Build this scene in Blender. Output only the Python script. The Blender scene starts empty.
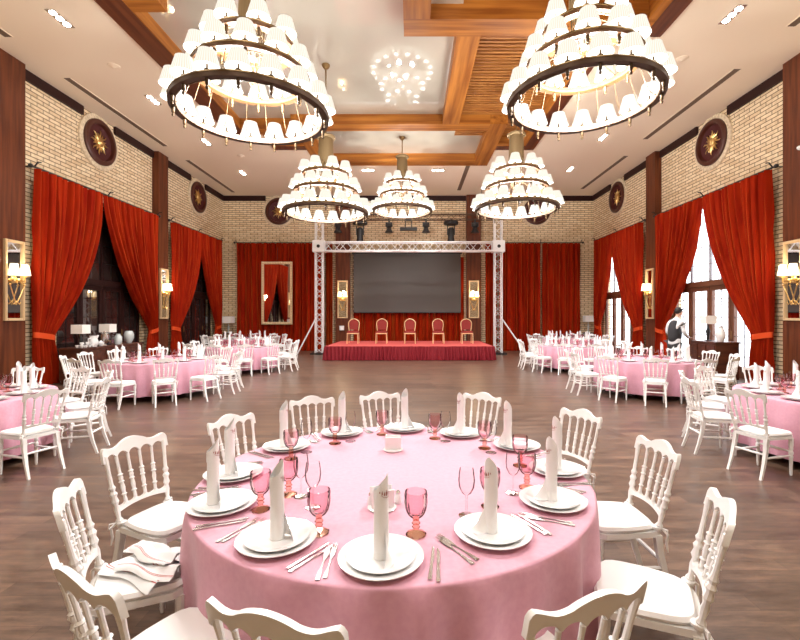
import bpy, math, random
from mathutils import Vector, Matrix
random.seed(7)
PI = math.pi
C = bpy.context.scene.collection
K = 1.0596                      # the room was measured at an eye height of 1.51 m and scaled to 1.60 m
EYE, F = 1.60, 437.0

# ------------------------------------------------------------------ camera, world, exposure
cam_d = bpy.data.cameras.new('camera'); cam = bpy.data.objects.new('camera', cam_d); C.objects.link(cam)
cam.location = (0, 0, EYE); cam.rotation_euler = (PI/2, 0, 0)
cam_d.sensor_width = 36; cam_d.lens = 36*F/800
cam_d.shift_x = -12/800; cam_d.shift_y = -4/800
cam_d.clip_start = 0.05; cam_d.clip_end = 300
bpy.context.scene.camera = cam
vs = bpy.context.scene.view_settings
vs.view_transform = 'Standard'; vs.look = 'None'; vs.exposure = 0.18; vs.gamma = 1.0; vs.use_curve_mapping = False
world = bpy.data.worlds.new('daylight'); bpy.context.scene.world = world; world.use_nodes = True
wb = world.node_tree.nodes['Background']; wb.inputs[0].default_value = (0.93, 0.96, 1.0, 1); wb.inputs[1].default_value = 5.0
cy = bpy.context.scene.cycles
cy.max_bounces = 8; cy.diffuse_bounces = 4; cy.glossy_bounces = 4; cy.transparent_max_bounces = 16
cy.sample_clamp_indirect = 6.0; cy.caustics_reflective = False; cy.caustics_refractive = False
LAMP_W = 235.0       # chandelier tier
SPOT_W = 420.0       # ceiling spot
LAMP_COL = (1.0, 0.99, 0.975)

def point_light(name, loc, watts, parent=None, radius=0.12, col=LAMP_COL):
    d = bpy.data.lights.new(name, 'POINT'); d.energy = watts; d.color = col; d.shadow_soft_size = radius
    o = bpy.data.objects.new(name, d); C.objects.link(o); o.location = loc
    if parent: o.parent = parent
    return o

# ------------------------------------------------------------------ materials
M = {}
def mat(name, col, rough=0.5, metal=0.0, spec=0.5, emit=None, emit_s=0.0, coat=0.0, sheen=0.0, build=None):
    m = bpy.data.materials.new(name); m.use_nodes = True
    nt = m.node_tree; b = nt.nodes['Principled BSDF']
    b.inputs['Base Color'].default_value = (*col, 1); b.inputs['Roughness'].default_value = rough
    b.inputs['Metallic'].default_value = metal; b.inputs['Specular IOR Level'].default_value = spec
    b.inputs['Coat Weight'].default_value = coat; b.inputs['Coat Roughness'].default_value = 0.03
    b.inputs['Sheen Weight'].default_value = sheen
    if emit: b.inputs['Emission Color'].default_value = (*emit, 1); b.inputs['Emission Strength'].default_value = emit_s
    if build: build(nt, b)
    M[name] = m
    return m
def N(nt, typ, **kw):
    n = nt.nodes.new(typ)
    for k, v in kw.items(): setattr(n, k, v)
    return n
def ramp(nt, fac, stops):
    r = N(nt, 'ShaderNodeValToRGB'); e = r.color_ramp.elements
    e[0].position, e[0].color = stops[0][0], (*stops[0][1], 1)
    e[1].position, e[1].color = stops[-1][0], (*stops[-1][1], 1)
    for p, c in stops[1:-1]:
        x = e.new(p); x.color = (*c, 1)
    nt.links.new(fac, r.inputs[0]); return r
def coords(nt, scale=(1,1,1), rot=(0,0,0)):
    t = N(nt, 'ShaderNodeTexCoord'); mp = N(nt, 'ShaderNodeMapping')
    mp.inputs['Scale'].default_value = scale; mp.inputs['Rotation'].default_value = rot
    nt.links.new(t.outputs['Object'], mp.inputs[0]); return mp.outputs[0]
def bump(nt, b, h, strength, dist=0.01):
    n = N(nt, 'ShaderNodeBump'); n.inputs['Strength'].default_value = strength; n.inputs['Distance'].default_value = dist
    nt.links.new(h, n.inputs['Height']); nt.links.new(n.outputs[0], b.inputs['Normal'])
def noise_mix(c1, c2, scale, stretch=(1,1,1), bs=0.0, detail=6, lo=.35, hi=.65):
    def f(nt, b):
        n = N(nt, 'ShaderNodeTexNoise'); n.inputs['Scale'].default_value = scale; n.inputs['Detail'].default_value = detail
        nt.links.new(coords(nt, stretch), n.inputs['Vector'])
        r = ramp(nt, n.outputs[0], [(lo, c1), (hi, c2)]); nt.links.new(r.outputs[0], b.inputs['Base Color'])
        if bs: bump(nt, b, n.outputs[0], bs)
    return f
def brick_build(axis):
    def f(nt, b):
        t = N(nt, 'ShaderNodeTexCoord'); sp = N(nt, 'ShaderNodeSeparateXYZ'); cb = N(nt, 'ShaderNodeCombineXYZ')
        nt.links.new(t.outputs['Object'], sp.inputs[0])
        nt.links.new(sp.outputs['X' if axis == 'x' else 'Y'], cb.inputs[0]); nt.links.new(sp.outputs['Z'], cb.inputs[1])
        br = N(nt, 'ShaderNodeTexBrick')
        br.inputs['Color1'].default_value = (0.90, 0.74, 0.50, 1); br.inputs['Color2'].default_value = (0.70, 0.50, 0.28, 1)
        br.inputs['Mortar'].default_value = (0.15, 0.09, 0.05, 1); br.inputs['Scale'].default_value = 1.0
        br.inputs['Mortar Size'].default_value = 0.011; br.inputs['Brick Width'].default_value = 0.34
        br.inputs['Row Height'].default_value = 0.094; br.inputs['Bias'].default_value = -0.35; br.inputs['Mortar Smooth'].default_value = 0.3
        nt.links.new(cb.outputs[0], br.inputs['Vector'])
        n = N(nt, 'ShaderNodeTexNoise'); n.inputs['Scale'].default_value = 9; n.inputs['Detail'].default_value = 6
        nt.links.new(cb.outputs[0], n.inputs['Vector'])
        mx = N(nt, 'ShaderNodeMix', data_type='RGBA', blend_type='MULTIPLY'); mx.inputs[0].default_value = 0.55
        r = ramp(nt, n.outputs[0], [(.3, (.62, .55, .48)), (.65, (1, 1, 1))])
        nt.links.new(br.outputs['Color'], mx.inputs[6]); nt.links.new(r.outputs[0], mx.inputs[7])
        nt.links.new(mx.outputs[2], b.inputs['Base Color'])
        bump(nt, b, br.outputs['Fac'], -0.6, 0.012)
    return f
def plank_build(nt, b):
    v = coords(nt)
    br = N(nt, 'ShaderNodeTexBrick'); br.inputs['Scale'].default_value = 1.0
    br.inputs['Color1'].default_value = (0.140, 0.088, 0.060, 1); br.inputs['Color2'].default_value = (0.078, 0.048, 0.033, 1)
    br.inputs['Mortar'].default_value = (0.05, 0.028, 0.018, 1); br.inputs['Mortar Size'].default_value = 0.0012
    br.inputs['Brick Width'].default_value = 0.95; br.inputs['Row Height'].default_value = 0.125; br.inputs['Bias'].default_value = -0.1
    nt.links.new(v, br.inputs['Vector'])
    n = N(nt, 'ShaderNodeTexNoise'); n.inputs['Scale'].default_value = 5.5; n.inputs['Detail'].default_value = 9; n.inputs['Roughness'].default_value = .7
    nt.links.new(coords(nt, (0.5, 2.4, 1)), n.inputs['Vector'])
    r = ramp(nt, n.outputs[0], [(.32, (.50, .44, .42)), (.5, (1.0, .95, .92)), (.68, (1.7, 1.55, 1.4))])
    mx = N(nt, 'ShaderNodeMix', data_type='RGBA', blend_type='MULTIPLY'); mx.inputs[0].default_value = 1.0
    nt.links.new(br.outputs['Color'], mx.inputs[6]); nt.links.new(r.outputs[0], mx.inputs[7])
    nt.links.new(mx.outputs[2], b.inputs['Base Color'])
    rr = ramp(nt, n.outputs[0], [(.3, (.28,)*3), (.7, (.46,)*3)]); nt.links.new(rr.outputs[0], b.inputs['Roughness'])
    bump(nt, b, n.outputs[0], 0.12, 0.004); b.inputs['Coat Roughness'].default_value = 0.22
def pleat_build(nt, b):
    # fine sewn pleats of a fabric lamp shade: radial ribs around the shade's own axis
    t = N(nt, 'ShaderNodeTexCoord'); g = N(nt, 'ShaderNodeTexGradient', gradient_type='RADIAL'); nt.links.new(t.outputs['Object'], g.inputs[0])
    m1 = N(nt, 'ShaderNodeMath', operation='MULTIPLY'); m1.inputs[1].default_value = 2*PI*32; nt.links.new(g.outputs['Fac'], m1.inputs[0])
    s = N(nt, 'ShaderNodeMath', operation='SINE'); nt.links.new(m1.outputs[0], s.inputs[0])
    r = ramp(nt, s.outputs[0], [(0.0, (.90, .80, .65)), (0.5, (1, .955, .87))]); nt.links.new(r.outputs[0], b.inputs['Emission Color'])
def glass(name, tint, gloss=0.1, dens=0.75):
    m = bpy.data.materials.new(name); m.use_nodes = True; nt = m.node_tree; nt.nodes.clear()
    out = N(nt, 'ShaderNodeOutputMaterial'); tr = N(nt, 'ShaderNodeBsdfTransparent'); gl = N(nt, 'ShaderNodeBsdfGlossy')
    lw = N(nt, 'ShaderNodeLayerWeight'); lw.inputs[0].default_value = gloss; mx = N(nt, 'ShaderNodeMixShader')
    rp = ramp(nt, lw.outputs['Facing'], [(0.0, tint), (1.0, tuple(c**(1+dens*4) for c in tint))])
    nt.links.new(rp.outputs[0], tr.inputs[0]); gl.inputs['Roughness'].default_value = 0.04
    nt.links.new(lw.outputs['Fresnel'], mx.inputs[0]); nt.links.new(tr.outputs[0], mx.inputs[1]); nt.links.new(gl.outputs[0], mx.inputs[2])
    nt.links.new(mx.outputs[0], out.inputs[0]); M[name] = m
    return m

def velvet_build(nt, b):
    noise_mix((.24,.009,.002), (.34,.021,.003), 3, (2,2,.25))(nt, b)
    b.inputs['Sheen Weight'].default_value = .9; b.inputs['Sheen Roughness'].default_value = .35; b.inputs['Sheen Tint'].default_value = (1,.24,.04,1)
mat('brick_x', (.7,.6,.45), .85, build=brick_build('x')); mat('brick_y', (.7,.6,.45), .85, build=brick_build('y'))
mat('floor', (.12,.06,.04), .35, coat=.25, build=plank_build)
mat('plaster', (.88,.75,.575), .8)
mat('gloss_panel', (.52,.47,.38), .5, spec=.2, coat=1.0, build=lambda nt, b: setattr(b.inputs['Coat IOR'], 'default_value', 2.1))
mat('beam_x', (.4,.17,.05), .45, spec=.3, coat=.0, build=noise_mix((.25,.075,.011), (.48,.18,.030), 2.2, (.25,4,4)))
mat('beam_y', (.4,.17,.05), .45, spec=.3, coat=.0, build=noise_mix((.25,.075,.011), (.48,.18,.030), 2.2, (4,.25,4)))
mat('beam_shade', (.10,.025,.010), .4, build=noise_mix((.075,.016,.006), (.15,.042,.014), 2.2, (4,.25,4)))  # beam wood darkened to paint the shade on the undersides
mat('slat', (.4,.17,.05), .45, build=noise_mix((.24,.08,.018), (.52,.22,.05), 3, (.4,8,4)))
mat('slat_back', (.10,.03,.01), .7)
mat('column_wood', (.15,.045,.02), .45, coat=.0, spec=.3, build=noise_mix((.075,.018,.006), (.155,.040,.013), 2.2, (5,5,.35)))
mat('cornice', (.022,.005,.004), .5, spec=.25)
mat('vent', (.17,.11,.07), .7)
mat('velvet', (.50,.030,.008), .8, sheen=.0, spec=.05, build=velvet_build)
mat('dark_velvet', (.07,.012,.008), .8)
mat('tieband', (.66,.07,.012), .6, spec=.2)
mat('black_metal', (.012,.012,.013), .4, spec=.5)
mat('white_paint', (.86,.86,.86), .35)
mat('chair_white', (.90,.90,.89), .33, coat=.3)
mat('cushion', (.86,.85,.84), .8, sheen=.3)
mat('porcelain', (.88,.88,.88), .12, coat=.6)
mat('linen', (.86,.86,.86), .8, sheen=.2)
mat('crest_ink', (.30,.03,.02), .6)
mat('red_stripe', (.55,.05,.05), .8)
mat('pink_cloth', (.72,.36,.43), .7, sheen=.2, build=noise_mix((.655,.32,.42), (.695,.355,.455), 40, (1,1,1), bs=.1))
mat('table_wood', (.3,.2,.12), .6)
mat('steel', (.60,.57,.54), .25, metal=1.0)
mat('brass', (.30,.19,.08), .38, metal=.9); mat('aged_brass', (.075,.042,.016), .5, metal=.5)
mat('bronze', (.10,.06,.038), .5, metal=.3, spec=.3)
mat('drum_brass', (.26,.18,.09), .5, metal=.7); mat('ring_warm', (.085,.034,.010), .55, spec=.3); mat('ring_trim', (.16,.10,.04), .4, metal=.8)
mat('gold', (.80,.55,.22), .3, metal=1.0)
mat('gilt_frame', (.78,.58,.34), .4, metal=.35)
mat('mirror', (.80,.80,.80), .02, metal=1.0)
mat('dark_glass', (.035,.022,.020), .03, spec=1.0, coat=1.0)
mat('shade', (.03,.028,.025), .9, spec=0, emit=(1,.9,.75), emit_s=.97, build=pleat_build)
mat('shade_lining', (.5,.48,.45), .9, emit=(1,.96,.88), emit_s=2.2)
mat('bulb', (1,1,1), .5, emit=(1,.93,.80), emit_s=8)
mat('wall_shade', (1,.85,.6), .8, emit=(1,.80,.50), emit_s=1.5)
mat('spot_lens', (1,1,1), .5, emit=(1,.97,.92), emit_s=25)
mat('lamp_fabric', (.9,.88,.84), .8)
mat('medal_red', (.06,.004,.004), .6)
mat('medal_wood', (.065,.014,.007), .4)
mat('stage_red', (.24,.006,.016), .7)
mat('stage_carpet', (.56,.085,.075), .9)
mat('chair_red', (.28,.030,.025), .8)
mat('chair_gold', (.90,.66,.36), .35, metal=.3)
mat('screen', (.085,.078,.072), .55)
mat('dark_wood', (.10,.028,.014), .35, build=noise_mix((.05,.013,.007), (.11,.030,.014), 3, (.5,4,4)))
mat('window_wood', (.16,.06,.03), .45)
mat('window_iron', (.30,.28,.29), .5)
mat('snow', (.85,.87,.9), .8)
mat('bark', (.42,.40,.38), .9)
mat('frost_twigs', (.66,.68,.70), .9)
mat('skin', (.72,.42,.30), .55)
mat('hair', (.02,.014,.012), .6)
mat('vest', (.035,.033,.038), .8)
mat('trousers', (.05,.05,.055), .8)
mat('shirt', (.80,.80,.82), .8)
mat('grey_glaze', (.55,.60,.60), .25, coat=.4)
mat('black_plastic', (.015,.015,.016), .45)
glass('pink_glass', (.985,.87,.89), .16, .8); glass('amber_glass', (.96,.76,.68), .15, .4)
glass('clear_glass', (.985,.98,.98), .10, .06); glass('window_pane', (.96,.97,.98), .03, .02)
for k in ('shade', 'shade_lining', 'bulb', 'wall_shade', 'spot_lens'):
    M[k].cycles.emission_sampling = 'NONE'

# ------------------------------------------------------------------ mesh helpers
class MB:
    def __init__(s): s.v = []; s.f = []; s.mi = []; s.cur = 0
    def add(s, vs, fs):
        n = len(s.v); s.v += [tuple(p) for p in vs]; s.f += [tuple(i+n for i in q) for q in fs]; s.mi += [s.cur]*len(fs)
        return s
    def box(s, x0, x1, y0, y1, z0, z1):
        return s.add([(x0,y0,z0),(x1,y0,z0),(x1,y1,z0),(x0,y1,z0),(x0,y0,z1),(x1,y0,z1),(x1,y1,z1),(x0,y1,z1)],
                     [(0,3,2,1),(4,5,6,7),(0,1,5,4),(1,2,6,5),(2,3,7,6),(3,0,4,7)])
    def lathe(s, prof, seg=24, c=(0,0,0), cap=True, mod=None):
        vs = []
        for (r, z) in prof:
            for k in range(seg):
                a = 2*PI*k/seg; rr = r*(mod(a, z) if mod else 1)
                vs.append((c[0]+rr*math.cos(a), c[1]+rr*math.sin(a), c[2]+z))
        fs = [(i*seg+k, i*seg+(k+1)%seg, (i+1)*seg+(k+1)%seg, (i+1)*seg+k) for i in range(len(prof)-1) for k in range(seg)]
        if cap:
            if prof[0][0] > 1e-5: fs.append(tuple(range(seg-1, -1, -1)))
            if prof[-1][0] > 1e-5: fs.append(tuple((len(prof)-1)*seg+k for k in range(seg)))
        return s.add(vs, fs)
    def turned(s, p0, p1, prof, seg=10):
        """prof: (t, r) along p0 -> p1"""
        p0, p1 = Vector(p0), Vector(p1); d = p1-p0; q = d.to_track_quat('Z', 'Y'); L = d.length
        t = MB().lathe([(r, tt*L) for tt, r in prof], seg)
        return s.add([p0 + q @ Vector(v) for v in t.v], t.f)
    def tube(s, pts, r, seg=8, cap=True):
        pts = [Vector(p) for p in pts]; n = len(pts); rs = r if isinstance(r, (list, tuple)) else [r]*n
        vs = []; up = None
        for i, p in enumerate(pts):
            t = (pts[min(i+1, n-1)] - pts[max(i-1, 0)]).normalized()
            if up is None: up = t.orthogonal().normalized()
            else: up = (up - t*up.dot(t)).normalized()
            sd = t.cross(up)
            for k in range(seg):
                a = 2*PI*k/seg; vs.append(p + (up*math.cos(a) + sd*math.sin(a))*rs[i])
        fs = [(i*seg+k, i*seg+(k+1)%seg, (i+1)*seg+(k+1)%seg, (i+1)*seg+k) for i in range(n-1) for k in range(seg)]
        if cap: fs += [tuple(range(seg-1, -1, -1)), tuple((n-1)*seg+k for k in range(seg))]
        return s.add(vs, fs)
    def prism(s, poly, z0, z1):
        n = len(poly)
        return s.add([(x,y,z0) for x,y in poly] + [(x,y,z1) for x,y in poly],
                     [tuple(range(n-1,-1,-1)), tuple(range(n, 2*n))] + [(i,(i+1)%n,n+(i+1)%n,n+i) for i in range(n)])
    def grid(s, fn, nu, nv, closed_u=False):
        vs = [fn(u/(nu-(0 if closed_u else 1)), v/(nv-1)) for v in range(nv) for u in range(nu)]
        fs = [(v*nu+u, v*nu+(u+1)%nu, (v+1)*nu+(u+1)%nu, (v+1)*nu+u) for v in range(nv-1) for u in range(nu if closed_u else nu-1)]
        return s.add(vs, fs)
    def ball(s, c, rx, ry=None, rz=None, seg=12, rings=8):
        ry = ry or rx; rz = rz or rx
        t = MB().lathe([(max(math.sin(PI*i/rings), 1e-6), -math.cos(PI*i/rings)) for i in range(rings+1)], seg, cap=False)
        return s.add([(c[0]+x*rx, c[1]+y*ry, c[2]+z*rz) for x, y, z in t.v], t.f)
    def move(s, m):
        s.v = [tuple(m @ Vector(p)) for p in s.v]; return s
    def mesh(s, name, mats, smooth=True, ang=40):
        me = bpy.data.meshes.new(name); me.from_pydata(s.v, [], s.f)
        ms = mats if isinstance(mats, (list, tuple)) else [mats]
        for m in ms: me.materials.append(M[m])
        if len(ms) > 1: me.polygons.foreach_set('material_index', s.mi)
        if smooth:
            me.polygons.foreach_set('use_smooth', [True]*len(me.polygons)); me.set_sharp_from_angle(angle=math.radians(ang))
        me.update(); return me
def link(name, me, parent=None, loc=(0,0,0), rot=(0,0,0)):
    o = bpy.data.objects.new(name, me); C.objects.link(o); o.location = loc; o.rotation_euler = rot
    if parent: o.parent = parent
    return o
def tag(o, label=None, cat=None, group=None, kind=None):
    if label: o['label'] = label
    if cat: o['category'] = cat
    if group: o['group'] = group
    if kind: o['kind'] = kind
    return o
def empty(name, loc=(0,0,0), rotz=0, label=None, cat=None, group=None):
    o = bpy.data.objects.new(name, None); C.objects.link(o); o.empty_display_size = .1
    o.location = loc; o.rotation_euler = (0,0,rotz); return tag(o, label, cat, group)
def obj(name, mb, m, parent=None, loc=(0,0,0), rot=(0,0,0), smooth=True, ang=40):
    return link(name, mb.mesh(name, m, smooth, ang), parent, loc, rot)
def struct(name, mb, m, smooth=False):
    o = obj(name, mb, m, smooth=smooth); o['kind'] = 'structure'; return o
def copy_tree(o, parent=None):
    c = o.copy(); C.objects.link(c)
    if parent: c.parent = parent
    for ch in o.children: copy_tree(ch, c)
    return c
used = set()
def place(proto, loc, rotz, label, group=None):
    if proto.name in used: o = copy_tree(proto)
    else: used.add(proto.name); o = proto
    o.location = loc; o.rotation_euler = (0,0,rotz); o['label'] = label
    if group: o['group'] = group
    return o
def wx(px, y): return (px-412)/F*y                 # pixel column -> X at distance y
def wz(py, y): return EYE-(py-316)/F*y             # pixel row -> height at distance y
def pt(px, py, z): y = F*(EYE-z)/(py-316); return Vector((wx(px, y), y, z))

# ------------------------------------------------------------------ room shell
XL, XR, YB, YF, ZC = -8.75, 8.40, 20.24, -2.5, EYE+5.24*K
ZROD = EYE+3.17*K
struct('floor', MB().box(XL-.3, XR+.3, YF-.3, YB+.3, -.1, 0), 'floor')
WIN = [(10.75, 14.1), (16.1, 19.1)]; WTOP = 4.82
def side_wall(x0, x1, ops, top):
    m = MB(); y = YF
    for a, b in ops: m.box(x0, x1, y, a, 0, ZC+.6); m.box(x0, x1, a, b, top, ZC+.6); y = b
    return m.box(x0, x1, y, YB+.3, 0, ZC+.6)
struct('wall_left', side_wall(XL-.3, XL, WIN, WTOP), 'brick_y')
struct('wall_right', side_wall(XR, XR+.3, WIN, WTOP), 'brick_y')
struct('wall_back', MB().box(XL, XR, YB, YB+.3, 0, ZC+.6), 'brick_x')
struct('wall_front', MB().box(XL-.3, XR+.3, YF-.3, YF, 0, ZC+.6), 'brick_x')
k_ = lambda *a: [v*K for v in a]
m = MB()
X0, X1, X2, X3, X4, X5, X6 = -5.24*K, -4.3*K, -3.3*K, 2.6*K, 3.8*K, 4.63*K, -.15*K
for (x0, x1, y0, y1) in ((XL, X0, YF, YB), (X5, XR, YF, YB), (X0, X1, 12.55*K, YB), (X1, X2, 13.7*K, YB), (X2, X3, 15.16*K, YB),
                         (X3, X4, 13.7*K, YB), (X4, X5, 8.15*K, YB), (X0, X5, YF, 0)):
    m.box(x0, x1, y0, y1, ZC, ZC+.3)
struct('ceiling', m, 'plaster')
ZP = ZC+.255
struct('ceiling_panel', MB().box(X0, .9*K, 0, 12.1*K, ZP, ZP+.05), 'gloss_panel')
struct('ceiling_panel', MB().box(X2, X3, 12.1*K, 15.16*K, ZP, ZP+.05), 'gloss_panel')
BZ, BW = ZC-.03, .47*K
def beam(name, boxes, mt): 
    m = MB()
    for x0, x1, y0, y1 in boxes: m.box(x0, x1, y0, y1, BZ, ZP+(.5 if mt.endswith('4') else .12))
    return struct(name, m, mt.rstrip('4'))
beam('trim_1', [(X0, X0+BW, 0, 12.55*K)], 'beam_y')                                        # long side beam
beam('trim_2', [(X0+BW, X2, 12.1*K, 12.55*K), (X0+BW, -4.2*K, 7.0*K, 7.5*K), (X0+BW, X6, 0, .4)], 'beam_x')
beam('trim_3', [(X2+BW, X3-BW, 11.86*K, 12.31*K), (X2+BW, X3-BW, 14.72*K, 15.16*K)], 'beam_x')     # far coffer, cross members
beam('trim_4', [(X2, X2+BW, 11.86*K, 15.16*K), (X3-BW, X3, 11.86*K, 15.16*K)], 'beam_y')
beam('trim_5', [(.83*K, 1.28*K, 8.15*K, 11.86*K)], 'beam_y')
beam('trim_6', [(X4-BW, X4, 8.15*K, 13.7*K), (X1, X1+BW, 12.55*K, 13.7*K)], 'beam_y')
beam('trim_7', [(X3, X4-BW, 13.23*K, 13.7*K), (X1+BW, X2, 13.23*K, 13.7*K)], 'beam_x')
beam('trim_8', [(X6, X5, 7.67*K, 8.15*K), (X6, X5, 3.5*K, 4.0*K)], 'beam_x4')
beam('trim_9', [(X6, X6+BW, 4.0*K, 7.67*K), (X5-BW, X5, 4.0*K, 7.67*K)], 'beam_y4')
struct('trim_shade', MB().box(X0, X0+BW-.02, 0, 12.55*K, BZ-.012, BZ).box(X4-.34, X4, 8.2*K, 13.7*K, BZ-.012, BZ).box(X5-.34, X5, 4.0*K, 8.15*K, BZ-.012, BZ)
       .box(X1, X2, 13.4*K, 13.7*K, BZ-.012, BZ).box(X3, X4-.34, 13.4*K, 13.7*K, BZ-.012, BZ), 'beam_shade')  # added thin boards, their dark colour is the shade under the outer beams
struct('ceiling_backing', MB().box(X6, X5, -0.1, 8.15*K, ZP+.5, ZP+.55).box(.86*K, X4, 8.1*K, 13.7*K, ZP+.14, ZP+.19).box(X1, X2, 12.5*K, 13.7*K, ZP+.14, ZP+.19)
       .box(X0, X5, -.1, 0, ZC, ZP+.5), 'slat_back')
m = MB(); y = 8.2*K
while y < 13.2*K: m.box(1.28*K, X4-BW, y, y+.075, ZP-.02, ZP+.12); y += .125
y = 4.05*K
while y < 7.6*K: m.box(X6+BW, X5-BW, y, y+.075, ZP+.34, ZP+.5); y += .125
struct('ceiling_slats', m, 'slat')

COLS = [(8.5*K, 9.1*K), (13.88*K, 14.43*K)]
ci = 0
def column(x0, x1, y0, y1):
    global ci; ci += 1
    m = MB().box(x0, x1, y0, y1, 0, ZC)
    o = struct('column', m, 'column_wood'); 
    # thin joint line between veneer boards
    return o
for y0, y1 in COLS: column(XL, XL+.22, y0, y1); column(XR-.22, XR, y0, y1)
BCOL = [(-3.5, -2.84), (2.5, 3.16)]
for x0, x1 in BCOL: column(x0, x1, YB-.24, YB)
MEDZ = EYE+4.56*K; MEDR = .62
MEDS = [11.5*K, 16.8*K]; MEDX = [-6.15, 5.75]
def cornice(side):
    m = MB(); t = .07; g = .62
    if side in 'LR':
        ys = [YF, MEDS[0]-g, MEDS[0]+g, MEDS[1]-g, MEDS[1]+g, YB]
        for a, b in ((0,1),(2,3),(4,5)):
            m.box(*((XL, XL+t) if side == 'L' else (XR-t, XR)), ys[a], ys[b], ZC-.23, ZC)
    else:
        xs = [XL, MEDX[0]-g, MEDX[0]+g, MEDX[1]-g, MEDX[1]+g, XR]
        for a, b in ((0,1),(2,3),(4,5)): m.box(xs[a], xs[b], YB-t, YB, ZC-.23, ZC)
    return m
for s_, n_ in (('L','trim_10'), ('R','trim_11'), ('B','trim_12')): struct(n_, cornice(s_), 'cornice')
struct('baseboard_left', MB().box(XL, XL+.03, YF, WIN[0][0], 0, .14).box(XL, XL+.03, WIN[0][1], WIN[1][0], 0, .14), 'column_wood')
struct('baseboard_right', MB().box(XR-.03, XR, YF, WIN[0][0], 0, .14).box(XR-.03, XR, WIN[0][1], WIN[1][0], 0, .14), 'column_wood')

# linear ceiling vents, round sensors, triple spots
def vent(x, y0, y1, i, label):
    r = empty('linear_vent', (x, 0, ZC), 0, label, 'air vent', 'linear air vents in the ceiling')
    obj('frame', MB().box(-.095, -.08, y0, y1, -.012, 0).box(.08, .095, y0, y1, -.012, 0), 'plaster', r, smooth=False)
    m = MB().box(-.08, .08, y0, y1, -.004, 0)
    for q in (-.05,-.017,.017,.05): m.box(q-.004, q+.004, y0, y1, -.01, -.004)
    obj('grille', m, 'vent', r, smooth=False)
vent(-7.6*K, 9.62*K, 13.47*K, 0, 'long brown ceiling vent above the nearest buffet side curtain bay')
vent(-7.55*K, 14.7*K, 18.5*K, 0, 'long brown ceiling vent above the farther buffet side curtain bay')
vent(-7.57*K, 5.0*K, 8.2*K, 0, 'brown ceiling vent cut by the frame on the buffet side')
vent(6.9*K, 9.27*K, 12.94*K, 0, 'long brown ceiling vent above the nearest window')
vent(7.0*K, 14.3*K, 18.0*K, 0, 'long brown ceiling vent above the farther window')
vent(6.85*K, 5.0*K, 7.9*K, 0, 'brown ceiling vent cut by the frame on the window side')
vent(1.95*K, 15.2*K, 18.2*K, 0, 'brown ceiling vent between the stage and the far wooden coffer')
for x, y, l in ((-6.25*K, 9.16*K, 'white round ceiling sensor on the buffet side between two spots'),
                (5.5*K, 8.9*K, 'white round ceiling sensor beside the nearest window side chandelier'),
                (-5.6*K, 14.3*K, 'faint white ceiling sensor before the red curtained back wall')):
    tag(obj('ceiling_sensor', MB().lathe([(.13,0),(.12,-.012),(.07,-.02),(.03,-.045),(0,-.05)], 24), 'plaster', loc=(x, y, ZC)), l, 'sensor', 'ceiling sensors')
def spotset():
    r = empty('ceiling_spotlight', (0,0,0), 0, 'x', 'spotlight')
    m = MB().box(-.085, .085, -.26, .26, -.006, .0)
    obj('housing', m, 'steel', r, smooth=False)
    for q in (-.16, 0, .16):
        obj('lens', MB().lathe([(.062,-.008),(.05,-.02),(.0,-.026)], 16), 'spot_lens', r, loc=(0, q, 0))
    return r
sp = spotset()
spots = [(-6.2,7.7,'nearest the camera on the buffet side'),(-6.28,10.6,'second from the camera on the buffet side'),(-6.2,13.16,'third from the camera on the buffet side'),
         (-6.2,16.0,'farthest on the buffet side'),(5.57,7.6,'nearest the camera on the window side'),(5.6,10.1,'just behind the nearest window side chandelier'),
         (5.6,12.8,'third from the camera on the window side'),(5.65,15.6,'farthest on the window side'),
         (-1.58,15.7,'over the buffet end of the stage front'),(.93,15.7,'over the window end of the stage front')]
for x, y, l in spots:
    o = place(sp, (x*K, y*K, ZC), 0 if abs(x) > 3 else PI/2, 'bright recessed ceiling spotlight '+l, 'recessed ceiling spotlights')
    d = bpy.data.lights.new('spot_beam', 'SPOT'); d.energy = SPOT_W; d.spot_size = math.radians(110); d.spot_blend = .8; d.color = (1,.99,.98); d.shadow_soft_size = .08
    s = bpy.data.objects.new('spot_beam', d); C.objects.link(s); s.location = (x*K, y*K, ZC-.06)

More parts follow.
